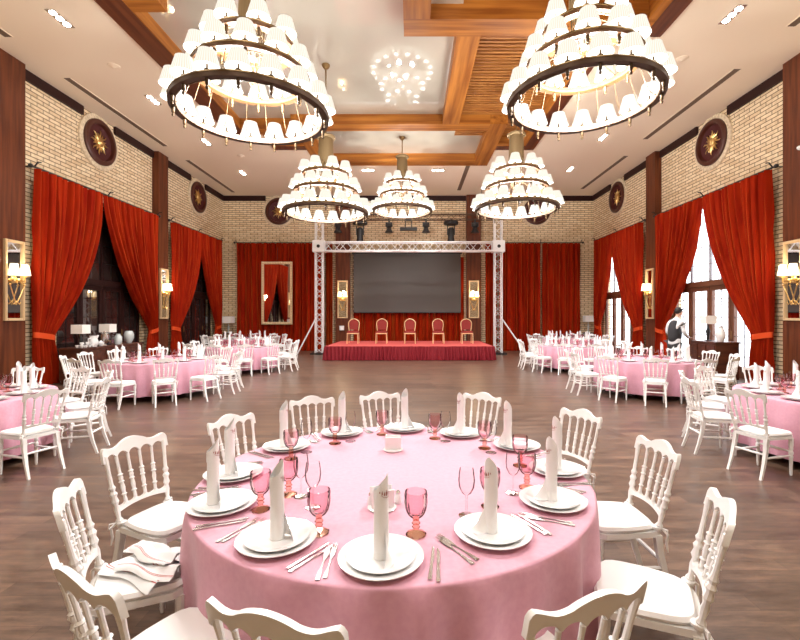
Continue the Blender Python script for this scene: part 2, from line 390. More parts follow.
# ------------------------------------------------------------------ windows
def glazing(side, y0, y1, n1):
    X = XR+.10 if side == 'R' else XL-.10; s = 1 if side == 'R' else -1
    wood = 'window_wood' if side == 'R' else 'cornice'; t = .05
    root = struct('window_%d' % n1, MB().box(X-t, X+t, y0, y0+.09, 0, WTOP).box(X-t, X+t, y1-.09, y1, 0, WTOP).box(X-t, X+t, y0, y1, WTOP-.09, WTOP)
                  .box(X-.09, X+.09, y0, y1, 2.45, 2.61).box(X-t, X+t, y0, y1, 0, .08), wood)
    n = 4; w = (y1-y0)/n
    m = MB(); th = MB()
    for i in range(1, n): m.box(X-.035, X+.035, y0+i*w-.035, y0+i*w+.035, 2.61, WTOP)
    for i in range(n): th.box(X-.012, X+.012, y0+(i+.5)*w-.009, y0+(i+.5)*w+.009, .1, WTOP-.05)
    z = .55
    while z < WTOP: th.box(X-.012, X+.012, y0, y1, z-.009, z+.009); z += .51
    # glazed door leaves below the transom
    d = MB()
    for i in range(n):
        a, b = y0+i*w+.01, y0+(i+1)*w-.01
        d.box(X-.045, X+.045, a, a+.10, .02, 2.45).box(X-.045, X+.045, b-.10, b, .02, 2.45).box(X-.045, X+.045, a+.1, b-.1, 2.32, 2.45).box(X-.045, X+.045, a+.1, b-.1, .02, .30)
    for nm, mm, mt in (('mullions', m, 'window_iron' if side == 'R' else 'cornice'), ('glazing_bars', th, 'window_iron' if side == 'R' else 'cornice'), ('door_leaves', d, wood)):
        o = obj(nm, mm, mt, root, smooth=False)
    pane = MB().box(X-.004, X+.004, y0+.05, y1-.05, .05, WTOP-.05)
    obj('pane', pane, 'window_pane' if side == 'R' else 'dark_glass', root, smooth=False)
    hnd = MB()
    for i in (1, 3): hnd.tube([(X-s*.09, y0+i*w-.07, 1.0), (X-s*.09, y0+i*w-.07, 1.2)], .012, 8)
    obj('door_handle', hnd, 'brass', root)
glazing('R', *WIN[0], 1); glazing('R', *WIN[1], 2); glazing('L', *WIN[0], 3); glazing('L', *WIN[1], 4)
# closed dark room behind the buffet side glass
struct('wall_outer', MB().box(XL-.9, XL-.8, 9.5, 20.2, 0, 5.2).box(XL-.8, XL-.3, 9.5, 9.6, 0, 5.2).box(XL-.8, XL-.3, 20.1, 20.2, 0, 5.2).box(XL-.8, XL-.3, 9.5, 20.2, 5.1, 5.2), 'slat_back')

# outside: snow ground and frosted trees
struct('ground', MB().box(XR+.3, 60, -20, 60, -.25, -.1), 'snow')
def tree(x, y, h, seed, label):
    rnd = random.Random(seed); r = empty('frosted_tree', (x, y, -.1), 0, label, 'tree', 'frosted trees outside the windows')
    m = MB(); tw = MB()
    m.tube([(0,0,0),(.05,.03,h*.4),(0,.1,h*.95)], [h*.03, h*.02, .015], 8)
    for i in range(26):
        z = h*(.22+.7*i/26); a = rnd.uniform(0, 2*PI); L = h*.34*(1.15-i/26)
        p0 = Vector((0,.05,z)); p1 = p0+Vector((math.cos(a)*L, math.sin(a)*L, L*.55)); mid = (p0+p1)/2+Vector((0,0,-.08*L))
        m.tube([p0, mid, p1], [.035, .025, .01], 5)
        for j in range(9):
            q = p0.lerp(p1, .3+.7*j/9); b = rnd.uniform(0, 2*PI); l = L*rnd.uniform(.2,.4)
            e = q+Vector((math.cos(b)*l, math.sin(b)*l, l*rnd.uniform(-.2,.8)))
            tw.tube([q, (q+e)/2+Vector((0,0,.03)), e], [.022, .016, .006], 4)
    obj('trunk', m, 'bark', r); obj('twigs', tw, 'frost_twigs', r)  # the second mesh is bare frosted twigs, no leaves
tree(16, 19.5, 6.5, 1, 'pale frosted tree beyond the nearest window, closer to the door leaves')
tree(20, 27, 8.0, 2, 'tall frosted tree farther out behind the nearest window')
tree(17, 33, 7.5, 3, 'frosted tree seen through the farther window')
tree(24, 42, 8.5, 4, 'distant frosted tree behind the farther window')

# ------------------------------------------------------------------ curtains
def curtain_mesh(W, H, zt, w1, w2, flip, tied=True, pl=None, seed=0, sg=-1, pw=1.55):
    """local: x along the wall from the gathered (outer) edge 0 to W, y = depth towards the room is -y; z up."""
    rnd = random.Random(seed); n = pl or max(8, int(W/.17)); ph = [rnd.uniform(-.5, .5) for _ in range(n+3)]
    nu, nv = n*12, 34
    def fn(u, v):
        z = H*v
        if not tied: w = W; bow = 0
        elif z > zt: w = w1+(W-w1)*(1-(1-(z-zt)/(H-zt))**pw); bow = 0
        else: w = w1+(w2-w1)*min(1, (zt-z)/.9)**.7
        i = int(u*n); 
        a = 2*PI*(u*n)+ph[i]*.0+ph[min(i+1, n)]*0
        amp = (.075 if not tied else .04+.05*min(1, abs(z-zt)/1.0))*(1+.4*math.sin(u*n*1.7+seed)+.2*math.sin(u*17+z*1.3))
        x = w*(u+.25/n*math.sin(u*n*2.3+seed))
        if tied: x = w*u
        y = sg*max(-.12, min(.12, amp*(2.2*abs(math.sin(a/2+.35*math.sin(z*.9+seed+u*9)))**.8-1.1)+.2*amp*math.sin(2.7*a+seed))) - (.05*math.exp(-((z-zt)/.25)**2)*0 if tied else 0)
        return ((-x if flip else x), y, z)
    return MB().grid(fn, nu, nv)
def curtain(name_pos, rotz, W, flip, label, tied=True, H=None, zt=1.12, w1=.42, w2=.62, seed=0, mt='velvet', group=None, cat='curtain', sg=-1, pw=1.55):
    H = H or ZROD-.04
    o = empty('curtain', (name_pos[0], name_pos[1], .01), rotz, label, cat, group or 'floor length red velvet curtains')
    obj('drape', curtain_mesh(W, H, zt, w1, w2, flip, tied, seed=seed, sg=sg, pw=pw), mt, o, ang=80)
    if tied:
        s = -1 if flip else 1
        m = MB(); pts = []
        def fn(u, v):
            a = 2*PI*u; x = s*(w1/2)+ (w1/2+.03)*math.cos(a); y = .095*math.sin(a)
            z = zt-.07+.13*v + .05*math.cos(a)*(-s)*1.0 
            return (x, y, z)
        m.grid(fn, 28, 4, True)
        obj('tieback', m, 'tieband', o, ang=80)
    return o
cb = lambda x: x*K
g1 = 'tied red velvet curtains on the side walls'
LX, RX = XL+.24, XR-.24
# local +x maps to world +y when rotz = 90deg
def pair(X, ya, ym, yb, l1, l2, seed, side):
    curtain((X, ya), PI/2, ym-ya, False, l1, seed=seed, group=g1, w1=.52 if seed != 9 else .56, sg=-1 if side == 'L' else 1, pw=2.0 if side == 'L' else 1.6)
    curtain((X, yb), PI/2, yb-ym-.02, True, l2, seed=seed+1, group=g1, w1=.42, sg=-1 if side == 'L' else 1)
pair(LX, 9.86, 12.02, 14.60, 'wide red velvet curtain tied back at the camera end of the buffet opening', 'orange red velvet curtain tied back at the stage end of the buffet opening', 3, 'L')
pair(LX, 15.5, 17.55, 19.4, 'orange lit curtain just past the second buffet side column', 'red curtain tied back in the corner by the gilt mirror', 5, 'L')
pair(RX, 9.93, 12.28, 14.6, 'widest orange red velvet curtain tied back beside the nearest window', 'red velvet curtain falling behind the waiter', 9, 'R')
pair(RX, 15.5, 17.8, 19.4, 'orange velvet curtain between the farther window and the column', 'narrow red velvet curtain tied in the window side back corner', 12, 'R')
BY = YB-.22
def backcurt(xa, xb, label, seed, H=None, y=None):
    curtain((xa, y or BY), 0, xb-xa, False, label, tied=False, seed=seed, H=H, group='straight red velvet curtains on the stage wall')
backcurt(-8.05, -3.98, 'wide straight red velvet curtain behind the gilt framed mirror', 21)
backcurt(-3.95, -3.66, 'narrow red curtain strip between truss tower and brick, buffet end', 22, y=YB-.14)
backcurt(-2.66, 2.35, 'dark red velvet curtain hanging behind the projection screen', 23, H=4.3, y=YB-.1)
backcurt(3.4, 3.95, 'narrow red curtain strip between brick and the truss tower at the window end', 24, y=YB-.14)
backcurt(4.0, 5.9, 'straight red velvet curtain beside the window end truss tower', 25)
backcurt(5.93, 7.75, 'straight orange red curtain hanging next to the window side back corner', 26)
def rod(p0, p1, n, out, label):
    r = empty('curtain_rod', (0,0,0), 0, label, 'curtain rod', 'black curtain rods')
    obj('pole', MB().tube([p0, p1], .022, 8), 'black_metal', r)
    p0, p1 = Vector(p0), Vector(p1); out = Vector(out)
    for e, sg in ((p0, -1), (p1, 1)): obj('finial', MB().ball(tuple(e+(p1-p0).normalized()*sg*.03), .05), 'black_metal', r)
    for i in range(n):
        q = p0.lerp(p1, (i+.03)/(n-1) if i == 0 else (i-.03)/(n-1) if i == n-1 else i/(n-1))
        obj('bracket', MB().tube([q, q-out*.17+Vector((0,0,.02)), q-out*.23+Vector((0,0,.02))], .016, 6).tube([q+Vector((0,0,.01)), q+out*.08+Vector((0,0,.11)), q+out*.15+Vector((0,0,.10))], .016, 6), 'black_metal', r)
rod((LX, 9.78, ZROD), (LX, 14.68, ZROD), 3, (1,0,0), 'black curtain rod over the buffet opening')
rod((LX, 15.35, ZROD), (LX, 19.5, ZROD), 3, (1,0,0), 'black curtain rod over the second buffet side opening')
rod((RX, 9.82, ZROD), (RX, 14.68, ZROD), 3, (-1,0,0), 'black curtain rod above the nearest window')
rod((RX, 15.35, ZROD), (RX, 19.5, ZROD), 3, (-1,0,0), 'black curtain rod above the farther window')
rod((-8.1, BY, ZROD), (-3.98, BY, ZROD), 3, (0,-1,0), 'black curtain rod on the stage wall above the gilt mirror')
rod((3.96, BY, ZROD), (7.8, BY, ZROD), 3, (0,-1,0), 'black curtain rod on the stage wall at the window end')

# ------------------------------------------------------------------ medallions
def medallion():
    r = empty('wall_medallion', (0,0,0), 0, 'x', 'medallion')
    def ring(prof, seg=40):          # lathe about the local -Y axis
        m = MB().lathe(prof, seg, cap=False); m.move(Matrix.Rotation(PI/2, 4, 'X')); return m
    obj('brick_arch', ring([(MEDR, .0), (MEDR+.13, 0), (MEDR+.13, .05), (MEDR, .05)]), 'arch_brick', r)
    obj('ring', ring([(MEDR, .0), (MEDR, .10), (MEDR-.05, .13), (MEDR-.12, .12), (MEDR-.14, .03)]), 'medal_wood', r)
    obj('recess', ring([(MEDR-.14, .03), (MEDR-.20, .012), (.0001, .012)]), 'medal_red', r)
    m = MB(); m.ball((0,-.06,0), .12, .05, .12)
    for i in range(16):
        a = 2*PI*i/16; L = .34 if i % 2 == 0 else .26
        pts = [Vector((math.cos(a+.12*math.sin(t*6))*L*t, -.045, math.sin(a+.12*math.sin(t*6))*L*t)) for t in (.25,.45,.65,.85,1)]
        m.tube(pts, [.03,.03,.024,.016,.004], 6)
    obj('sunburst', m, 'gold', r)
    return r
mat('arch_brick', (.68,.55,.38), .85, build=noise_mix((.55,.42,.28), (.80,.68,.48), 16))
md = medallion()
for i, (loc, rz, l) in enumerate((((XL, MEDS[0], MEDZ), PI/2, 'above the buffet opening'), ((XL, MEDS[1], MEDZ), PI/2, 'above the second buffet side curtains'),
                      ((XR, MEDS[0], MEDZ), -PI/2, 'above the nearest window'), ((XR, MEDS[1], MEDZ), -PI/2, 'above the farther window'),
                      ((MEDX[0], YB, MEDZ), 0, 'high on the stage wall at the buffet end'), ((MEDX[1], YB, MEDZ), 0, 'high on the stage wall at the window end'))):
    place(md, loc, rz, 'round dark red medallion with gold sunburst '+l, 'round sunburst medallions')

# ------------------------------------------------------------------ mirrors with sconces
def mirror_frame(w, h, fw=.055):
    r = empty('wall_mirror', (0,0,0), 0, 'x', 'mirror')
    m = MB()
    for (x0,x1,z0,z1) in ((-w/2,-w/2+fw,0,h),(w/2-fw,w/2,0,h),(-w/2+fw,w/2-fw,0,fw),(-w/2+fw,w/2-fw,h-fw,h)):
        m.box(x0,x1,-.05,0,z0,z1); m.box(x0+.012,x1-.012,-.062,-.05,z0+.012,z1-.012)
    obj('frame', m, 'gilt_frame', r, smooth=False)
    obj('glass', MB().box(-w/2+fw, w/2-fw, -.02, -.006, fw, h-fw), 'mirror', r, smooth=False)
    return r
def sconce():
    r = empty('wall_sconce', (0,0,0), 0, 'x', 'wall lamp')
    obj('backplate', MB().lathe([(.07,0),(.07,.02),(.04,.04),(.02,.06)], 16).move(Matrix.Rotation(PI/2, 4, 'X')).ball((0,-.09,-.02), .045).box(-.10,.10,-.10,-.07,-.035,-.01), 'gold', r)
    for s in (-1, 1):
        obj('arm', MB().tube([(0,-.07,0),(s*.05,-.12,-.07),(s*.11,-.13,-.05),(s*.115,-.12,.04)], .013, 8).lathe([(.0,0),(.035,.01),(.03,.025),(.012,.03)], 12, (s*.115,-.12,.035)), 'gold', r)
        sh = obj('lamp_shade', MB().lathe([(.09,0),(.055,.20)], 20, cap=False), 'wall_shade', r, loc=(s*.115,-.12,.085))
        obj('bulb', MB().ball((0,0,.09), .02, .02, .04), 'bulb', sh)
        obj('strut', MB().tube([(s*.15,-.08,-.10),(s*.02,-.06,-.42)], .010, 8).ball((s*.15,-.08,-.1), .02).tube([(s*.02,-.06,-.42),(s*.06,-.06,-.46),(s*.09,-.06,-.42)], .008, 6), 'gold', r)
    obj('pendant', MB().ball((0,-.06,-.42), .028).ball((0,-.06,-.46), .015), 'gold', r)
    return r
mf, sc_ = mirror_frame(.47, 1.72), sconce()
for x, y, rz, l in ((XL+.22, 8.82*K, PI/2, 'column nearest the camera on the buffet side'), (XL+.22, 14.15*K, PI/2, 'second buffet side column'),
                 (XR-.22, 8.82*K, -PI/2, 'column nearest the camera on the window side'), (XR-.22, 14.15*K, -PI/2, 'second window side column'),
                 (-3.17, YB-.24, 0, 'stage wall column, buffet end of the screen'), (2.83, YB-.24, 0, 'stage wall column, window end of the screen')):
    place(mf, (x, y, 1.50), rz, 'narrow gilt framed mirror on the '+l, 'narrow gilt mirrors on the columns')
    sn = place(sc_, (x, y, 2.38), rz, 'gold twin wall lamp on the '+l, 'twin shade wall lamps'); sn.scale = (1.15,)*3
    off = Vector((0,-.3,.1)); off.rotate(Matrix.Rotation(rz, 3, 'Z'))
    point_light('sconce_light', Vector((x, y, 2.6))+off, 14, radius=.06, col=(1,.78,.5))

# big gilt mirror with beaded frame, hung before the back curtain
def big_mirror():
    x0, x1, z0, z1 = -6.82, -5.42, 1.22, 4.06
    r = empty('wall_mirror', (0,0,0), 0, 'large gilt mirror with beaded frame before the red stage wall curtain', 'mirror')
    Y = YB-.42; fw = .11; m = MB(); beads = []
    for (a,b_,c,d) in ((x0,x0+fw,z0,z1),(x1-fw,x1,z0,z1),(x0+fw,x1-fw,z0,z0+fw),(x0+fw,x1-fw,z1-fw,z1)): m.box(a,b_,Y-.04,Y,c,d)
    z = z0+.05
    while z < z1: 
        for x in (x0+fw/2, x1-fw/2): beads.append((x, Y-.045, z))
        z += .115
    x = x0+fw
    while x < x1-fw:
        for z in (z0+fw/2, z1-fw/2): beads.append((x, Y-.045, z))
        x += .115
    obj('frame', m, 'gilt_frame', r, smooth=False); bm_ = MB().ball((0,0,0), .036, seg=8, rings=5).mesh('bead', 'bead_cream')
    for p in beads: link('bead', bm_, r, p)
    obj('glass', MB().box(x0+fw, x1-fw, Y-.02, Y-.01, z0+fw, z1-fw), 'mirror', r, smooth=False)
    obj('hanging_rod', MB().tube([((x0+x1)/2, Y-.01, z1), ((x0+x1)/2, Y+.12, ZROD)], .012, 6), 'black_metal', r)
mat('bead_cream', (.86,.68,.45), .35, metal=.15)
big_mirror()

# ------------------------------------------------------------------ stage
SX0, SX1, SY0, SY1, SH = -3.15, 2.97, 15.7, 19.1, .48*K
st = empty('stage', (0,0,0), 0, 'low red carpeted stage with gathered red skirt below the screen', 'stage')
obj('deck', MB().box(SX0+.04, SX1-.04, SY0+.05, SY1, .0, SH), 'stage_carpet', st, smooth=False)
def skirt(p0, p1, n, seed):
    p0, p1 = Vector((*p0,0)), Vector((*p1,0)); d = (p1-p0); L = d.length; d.normalize(); nn = Vector((d.y, -d.x, 0)); rnd = random.Random(seed)
    ph = [rnd.uniform(.6, 1.3) for _ in range(n+2)]
    def fn(u, v):
        i = int(u*n); a = .05*(1-.55*v)*ph[i]
        return p0+d*(u*L)+nn*(a*math.sin(2*PI*u*n+.8*math.sin(3*v+ph[i]*9)))+nn*(.03*(1-v))+Vector((0,0,.01+(SH-.012)*v))
    return MB().grid(fn, n*8, 8)
obj('skirt', skirt((SX0,SY0), (SX1,SY0), 46, 2), 'stage_red', st, ang=80)
obj('skirt', skirt((SX0,SY1), (SX0,SY0), 34, 3), 'stage_red', st, ang=80)
obj('skirt', skirt((SX1,SY0), (SX1,SY1), 34, 4), 'stage_red', st, ang=80)

def stage_chair():
    r = empty('banquet_chair', (0,0,0), 0, 'x', 'chair')
    H = .975; hw = .215
    def arch(s=1.0, z0=.50, dz=0):
        pts = []
        for t in [i/24 for i in range(25)]:
            if t < .3: q = t/.3; pts.append((-hw*s*(.86+.14*math.sin(q*PI/2)), z0+(.80-z0)*q))
            elif t > .7: q = (1-t)/.3; pts.append((hw*s*(.86+.14*math.sin(q*PI/2)), z0+(.80-z0)*q))
            else:
                a = PI*(1-(t-.3)/.4); pts.append((hw*s*math.cos(a), .80+(H-.80)*math.sin(a)*(.92+.08*math.sin(a)**6)*s))
        return pts
    fr = [(x, .20-.0+.10*(z-.5)*-0+.06*(z-.5), z) for x, z in arch()]
    obj('back_frame', MB().tube([(fr[0][0],.20,.42)]+fr+[(fr[-1][0],.20,.42)], .017, 8), 'chair_gold', r)
    pa = arch(.84, .54); m = MB(); poly = [(x, z) for x, z in pa]
    m.prism(poly, -.02, .02); m.move(Matrix.Translation((0,.225,0)) @ Matrix.Rotation(PI/2, 4, 'X'))
    obj('backrest', m, 'chair_red', r)
    obj('seat', MB().box(-.21,.21,-.22,.20,.42,.475).box(-.195,.195,-.205,.19,.475,.50), 'chair_red', r, smooth=False)
    obj('seat_frame', MB().box(-.22,.22,-.23,.21,.385,.42), 'chair_gold', r, smooth=False)
    for sx in (-1,1):
        obj('leg', MB().tube([(sx*.205,-.21,.40),(sx*.212,-.22,0)], .017, 6), 'chair_gold', r)
        obj('leg', MB().tube([(sx*.195,.20,.42),(sx*.205,.27,0)], .017, 6), 'chair_gold', r)
    return r
sc2 = stage_chair()
for i, (px, l) in enumerate(((353,'at the buffet end of the row'),(381.5,'second from the buffet end of the row'),(410,'in the middle of the row'),(438.3,'second from the window end of the row'),(467,'at the window end of the row'))):
    place(sc2, (wx(px, 17.3), 17.35, SH+.003), 0, 'gold framed red upholstered chair on the stage '+l, 'gold and red chairs on the stage')

# projection screen
s_ = empty('projection_screen', (0,0,0), 0, 'large blank grey projection screen hanging above the stage', 'screen')
obj('surface', MB().box(wx(353.5,19.9), wx(460.7,19.9), 19.9, 19.93, 1.78, 4.42), 'screen', s_, smooth=False)
obj('housing', MB().box(wx(353,19.9)-.04, wx(461,19.9)+.04, 19.86, 19.97, 4.42, 4.54), 'black_metal', s_, smooth=False)
obj('bottom_bar', MB().box(wx(353.5,19.9), wx(460.7,19.9), 19.89, 19.94, 1.74, 1.78), 'black_metal', s_, smooth=False)
for x in (-2.0, 1.6): obj('wall_bracket', MB().box(x-.03, x+.03, 19.95, YB-.012, 4.45, 4.52), 'black_metal', s_, smooth=False)

# truss
TY, TL, TR = 18.4, -3.9, 3.62; TB0, TB1 = 4.30, 4.72
tr = empty('stage_truss', (0,0,0), 0, 'white metal lattice truss gate framing the stage', 'truss')
def lattice(p0, p1, w, r=.024, step=.34, off=Vector((0,0,0))):
    p0, p1 = Vector(p0), Vector(p1); d = (p1-p0).normalized(); a = Vector((0,1,0)); b = d.cross(a).normalized(); L = (p1-p0).length
    m = MB(); c = [(a*sa+b*sb)*w/2 for sa, sb in ((-1,-1),(-1,1),(1,1),(1,-1))]
    for q in c: m.tube([p0+q, p1+q], r, 8)
    n = max(2, int(L/step))
    for i in range(n):
        for j in (0, 2, 1, 3):
            if j in (1, 3) and i % 3: continue
            q0, q1 = c[j], c[(j+1)%4]
            if i % 2: q0, q1 = q1, q0
            m.tube([p0+d*(L*i/n)+q0, p0+d*(L*(i+1)/n)+q1], r*.45, 5)
    return m
for x in (TL, TR):
    obj('tower', lattice((x,TY,.06), (x,TY,TB0-.02), .29, step=.24), 'white_paint', tr)
    obj('tower', lattice((x,TY,TB1+.04), (x,TY,5.95), .29, step=.24), 'white_paint', tr)
    bp = obj('corner_block', MB().box(x-.25,x+.25,TY-.22,TY+.22,TB0-.02,TB1+.04), 'white_paint', tr, smooth=False)
    obj('hub', MB().lathe([(.07,0),(.07,.015),(.03,.03)], 16, cap=True).move(Matrix.Translation((x,TY-.22,(TB0+TB1)/2)) @ Matrix.Rotation(PI/2, 4, 'X')), 'black_metal', bp)
    obj('base_plate', MB().box(x-.32,x+.32,TY-.32,TY+.32,0,.06), 'black_metal', tr, smooth=False)
obj('crossbeam', lattice((TL+.25,TY,(TB0+TB1)/2), (TR-.25,TY,(TB0+TB1)/2), .36, r=.026, step=.30), 'white_paint', tr)
obj('brace', MB().tube([(TL-.12,TY,1.55),(-4.8,TY-.1,.02)], .03, 8), 'white_paint', tr)
obj('brace', MB().tube([(TR+.12,TY,1.55),(4.75,TY-.3,.02)], .03, 8), 'white_paint', tr)
ut = empty('lighting_truss', (0,0,0), 0, 'thin dark lighting truss hanging high behind the white truss', 'truss')
obj('lattice', lattice((-3.45,18.9,5.88), (3.5,18.9,5.88), .22, r=.018, step=.25), 'bronze', ut)
for x in (-2.4, 3.0): obj('cable', MB().tube([(x,18.9,6.0),(x,18.9,ZC-.002)], .008, 5), 'black_metal', ut)
def moving_head():
    r = empty('moving_head_light', (0,0,0), 0, 'x', 'stage light')
    obj('base', MB().lathe([(.10,.0),(.30,-.03),(.33,-.10),(.30,-.17),(.14,-.2)], 20), 'black_plastic', r)
    obj('clamp', MB().box(-.03,.03,-.03,.03,-.01,.12), 'steel', r, smooth=False)
    for q in (-.17, .13): obj('yoke_arm', MB().box(q,q+.04,-.05,.05,-.62,-.18), 'black_plastic', r, smooth=False)
    h = obj('head', MB().lathe([(.09,-.30),(.14,-.36),(.135,-.75),(.155,-.85),(.15,-.90)], 18), 'black_plastic', r)
    obj('lens', MB().lathe([(.12,-.905),(.06,-.915),(0,-.92)], 16), 'mirror', h)
    return r
def small_head():
    r = empty('par_light', (0,0,0), 0, 'x', 'stage light')
    obj('yoke', MB().box(-.03,.03,-.02,.02,-.05,.1).box(-.15,.15,-.03,.03,-.12,-.05).box(-.03,.03,-.13,.13,.02,.05), 'black_plastic', r, smooth=False)
    obj('body', MB().lathe([(.07,-.08),(.15,-.12),(.16,-.22),(.09,-.28),(.10,-.34),(.18,-.48),(.175,-.5)], 16), 'black_plastic', r)
    return r
mh, sh_ = moving_head(), small_head()
for px, l in ((360,'big black moving head light above the buffet half of the screen'), (451,'big black moving head light above the window half of the screen')):
    place(mh, (wx(px,18.9), 18.9, 5.72), 0, l, 'moving head lights')
for px, l in ((338,'small black stage light nearest the buffet side tower'), (389,'small black stage light on the buffet side of the centre box'), (426,'small black stage light on the window side of the centre box'), (475,'small black stage light nearest the window side tower')):
    place(sh_, (wx(px,18.9), 18.9, 5.70), 0, l, 'small stage lights')
bx = empty('stage_bar_light', (0,0,0), 0, 'black flat bar light hanging over the middle of the stage', 'stage light')
obj('body', MB().box(-.52,.22,18.8,19.0,5.3,5.42), 'black_plastic', bx, smooth=False)
obj('bracket', MB().box(-.3,-.26,18.88,18.92,5.42,5.72).box(-.04,0,18.88,18.92,5.42,5.72).box(-.3,0,18.76,19.04,5.72,5.75), 'black_metal', bx, smooth=False)
tag(obj('security_camera', MB().lathe([(.03,0),(.05,.03),(.045,.07),(.02,.10),(0,.11)], 14).move(Matrix.Rotation(-PI/2, 4, 'Y')), 'white_paint', loc=(XR-.22, 8.65*K, EYE+3.33*K)), 'small white security camera on the nearest window side column', 'camera')
tag(obj('wall_speaker', MB().box(-.1,.1,-.12,0,0,.2).box(-.09,.09,-.13,-.12,.01,.19), 'white_paint', loc=(wx(342,20), YB-.24, .95), smooth=False), 'small pale wall box on the stage wall column behind the first stage chair', 'wall box')

# ------------------------------------------------------------------ chandeliers
TIERS = [(.935, 0.0, 17), (.69, .48, 12), (.49, .88, 8)]
def ring_mesh(R, w=.045, h=.07, seg=72):
    return MB().lathe([(R-w,-h/2),(R+w,-h/2),(R+w,h/2),(R-w,h/2),(R-w,-h/2)], seg, cap=False)
shade_me = MB().lathe([(.143,0),(.1435,.006),(.141,.008),(.118,.09),(.091,.182),(.0915,.188)], 40, cap=False)
shade_me.cur = 1; shade_me.lathe([(.1415,.0005),(.088,.186)], 40, cap=False)
shade_me = shade_me.mesh('lamp_shade', ['shade', 'shade_lining'], True, 80)
holder_me = MB().lathe([(0,-.155),(.014,-.15),(.018,-.13),(.009,-.115),(.02,-.10),(.022,-.04),(.012,-.035),(.012,.035),(.026,.045),(.034,.06),(.012,.066),(.011,.12)], 10).mesh('lamp_holder', 'aged_brass')
bulb_me = MB().ball((0,0,.15), .03, .03, .045, 10, 6).mesh('bulb', 'bulb')
arm_me = MB()
for i in range(17):
    a = 2*PI*(i+.5)/17; R1, R2 = .90, .66
    pts = [(math.cos(a)*(R2+(R1-R2)*t**.8), math.sin(a)*(R2+(R1-R2)*t**.8), .50*(1-t)**2.4) for t in [j/8 for j in range(9)]]
    arm_me.tube(pts, .0042, 5)
arm_me = arm_me.mesh('wire_arms', 'aged_brass')
ring_me = [ring_mesh(R).mesh('ring', 'bronze' if i == 0 else 'ring_warm') for i, (R, _, _) in enumerate(TIERS)]
trim_me = [MB().lathe([(R+.045,.012),(R+.052,.018),(R+.045,.036)], 72, cap=False).lathe([(R-.047,-.038),(R-.030,-.042),(R-.047,-.02)], 72, cap=False).mesh('gold_trim', 'ring_trim') for R, _, _ in TIERS]
fr = MB()
for i in range(12):
    a = 2*PI*i/12; fr.tube([(.15*math.cos(a), .15*math.sin(a), 1.15), (.12*math.cos(a), .12*math.sin(a), .55), (.05*math.cos(a), .05*math.sin(a), .42)], .007, 5)
for R, z, n in TIERS[1:]:
    for i in range(5):
        a = 2*PI*i/5+z; fr.tube([(.12*math.cos(a), .12*math.sin(a), z+.20), (R*.6*math.cos(a), R*.6*math.sin(a), z+.10 if z else .2), (R*math.cos(a), R*math.sin(a), z)], .009, 5)
fr_me = fr.ball((0,0,.41), .045).mesh('stem_frame', 'aged_brass')
drum_me = MB().grid(lambda u, v: ((.178-.018*v+.004*(int(u*56) % 2))*math.cos(2*PI*u)*1.0, (.178-.018*v+.004*(int(u*56) % 2))*math.sin(2*PI*u), 1.15+.58*v), 112, 6, True).lathe([(.20,1.71),(.215,1.73),(.215,1.77),(.19,1.79),(.05,1.80),(.02,1.85)], 40).mesh('drum', 'drum_brass')
def chandelier(x, y, z, ztop, label, watts):
    r = empty('chandelier', (x, y, z), 0, label, 'chandelier', 'three tiered chandeliers with pleated white shades')
    for i, (R, dz, n) in enumerate(TIERS):
        rg = link('ring', ring_me[i], r, (0,0,dz)); link('gold_trim', trim_me[i], rg)
        for k in range(n):
            a = 2*PI*(k+.25*i)/n+.1; p = (R*math.cos(a), R*math.sin(a), dz)
            link('lamp_holder', holder_me, r, p)
            s = link('lamp_shade', shade_me, r, (p[0], p[1], dz+.075)); link('bulb', bulb_me, s)
    link('wire_arms', arm_me, r); link('stem_frame', fr_me, r); link('drum', drum_me, r)
    obj('hanging_rod', MB().tube([(0,0,1.84),(0,0,ztop-z-.05)], .014, 8), 'brass', r)
    obj('ceiling_canopy', MB().lathe([(.02,-.10),(.05,-.09),(.09,-.03),(.095,0)], 20), 'brass', r, (0,0,ztop-z))
    for i in range(6):
        a = 2*PI*i/6+.3; point_light('chandelier_light', (.43*math.cos(a), .43*math.sin(a), .20), watts*.36, r, radius=.06)
    for i in range(3):
        a = 2*PI*i/3; point_light('chandelier_light', (.22*math.cos(a), .22*math.sin(a), .68), watts*.22, r, radius=.06)
CH = [(-1.97, 5.4, 2.5, ZP, 'three tiered white shaded chandelier nearest the camera on the buffet side'),
      (2.13, 5.45, 2.68, ZP+.5, 'three tiered white shaded chandelier nearest the camera on the window side'),
      (-1.88, 9.54, 2.245, ZP, 'three tiered chandelier in the second row on the buffet side'),
      (2.33, 9.75, 2.385, ZP, 'three tiered chandelier in the second row on the window side'),
      (-.30, 13.4, 3.22, ZP, 'smallest looking chandelier hanging in the middle before the stage'),
      (-1.95, 1.15, 2.6, ZP, 'unseen chandelier added overhead for foreground light, buffet side'), (2.13, 1.15, 2.6, ZP, 'unseen chandelier added overhead for foreground light, window side')]  # last pair is unseen, added to brighten the front table
for x, y, h, zt, l in CH: chandelier(x*K, y*K, EYE+h*K, zt, l, LAMP_W*(.36 if y < 2 else 1.05 if y < 8 else .72))

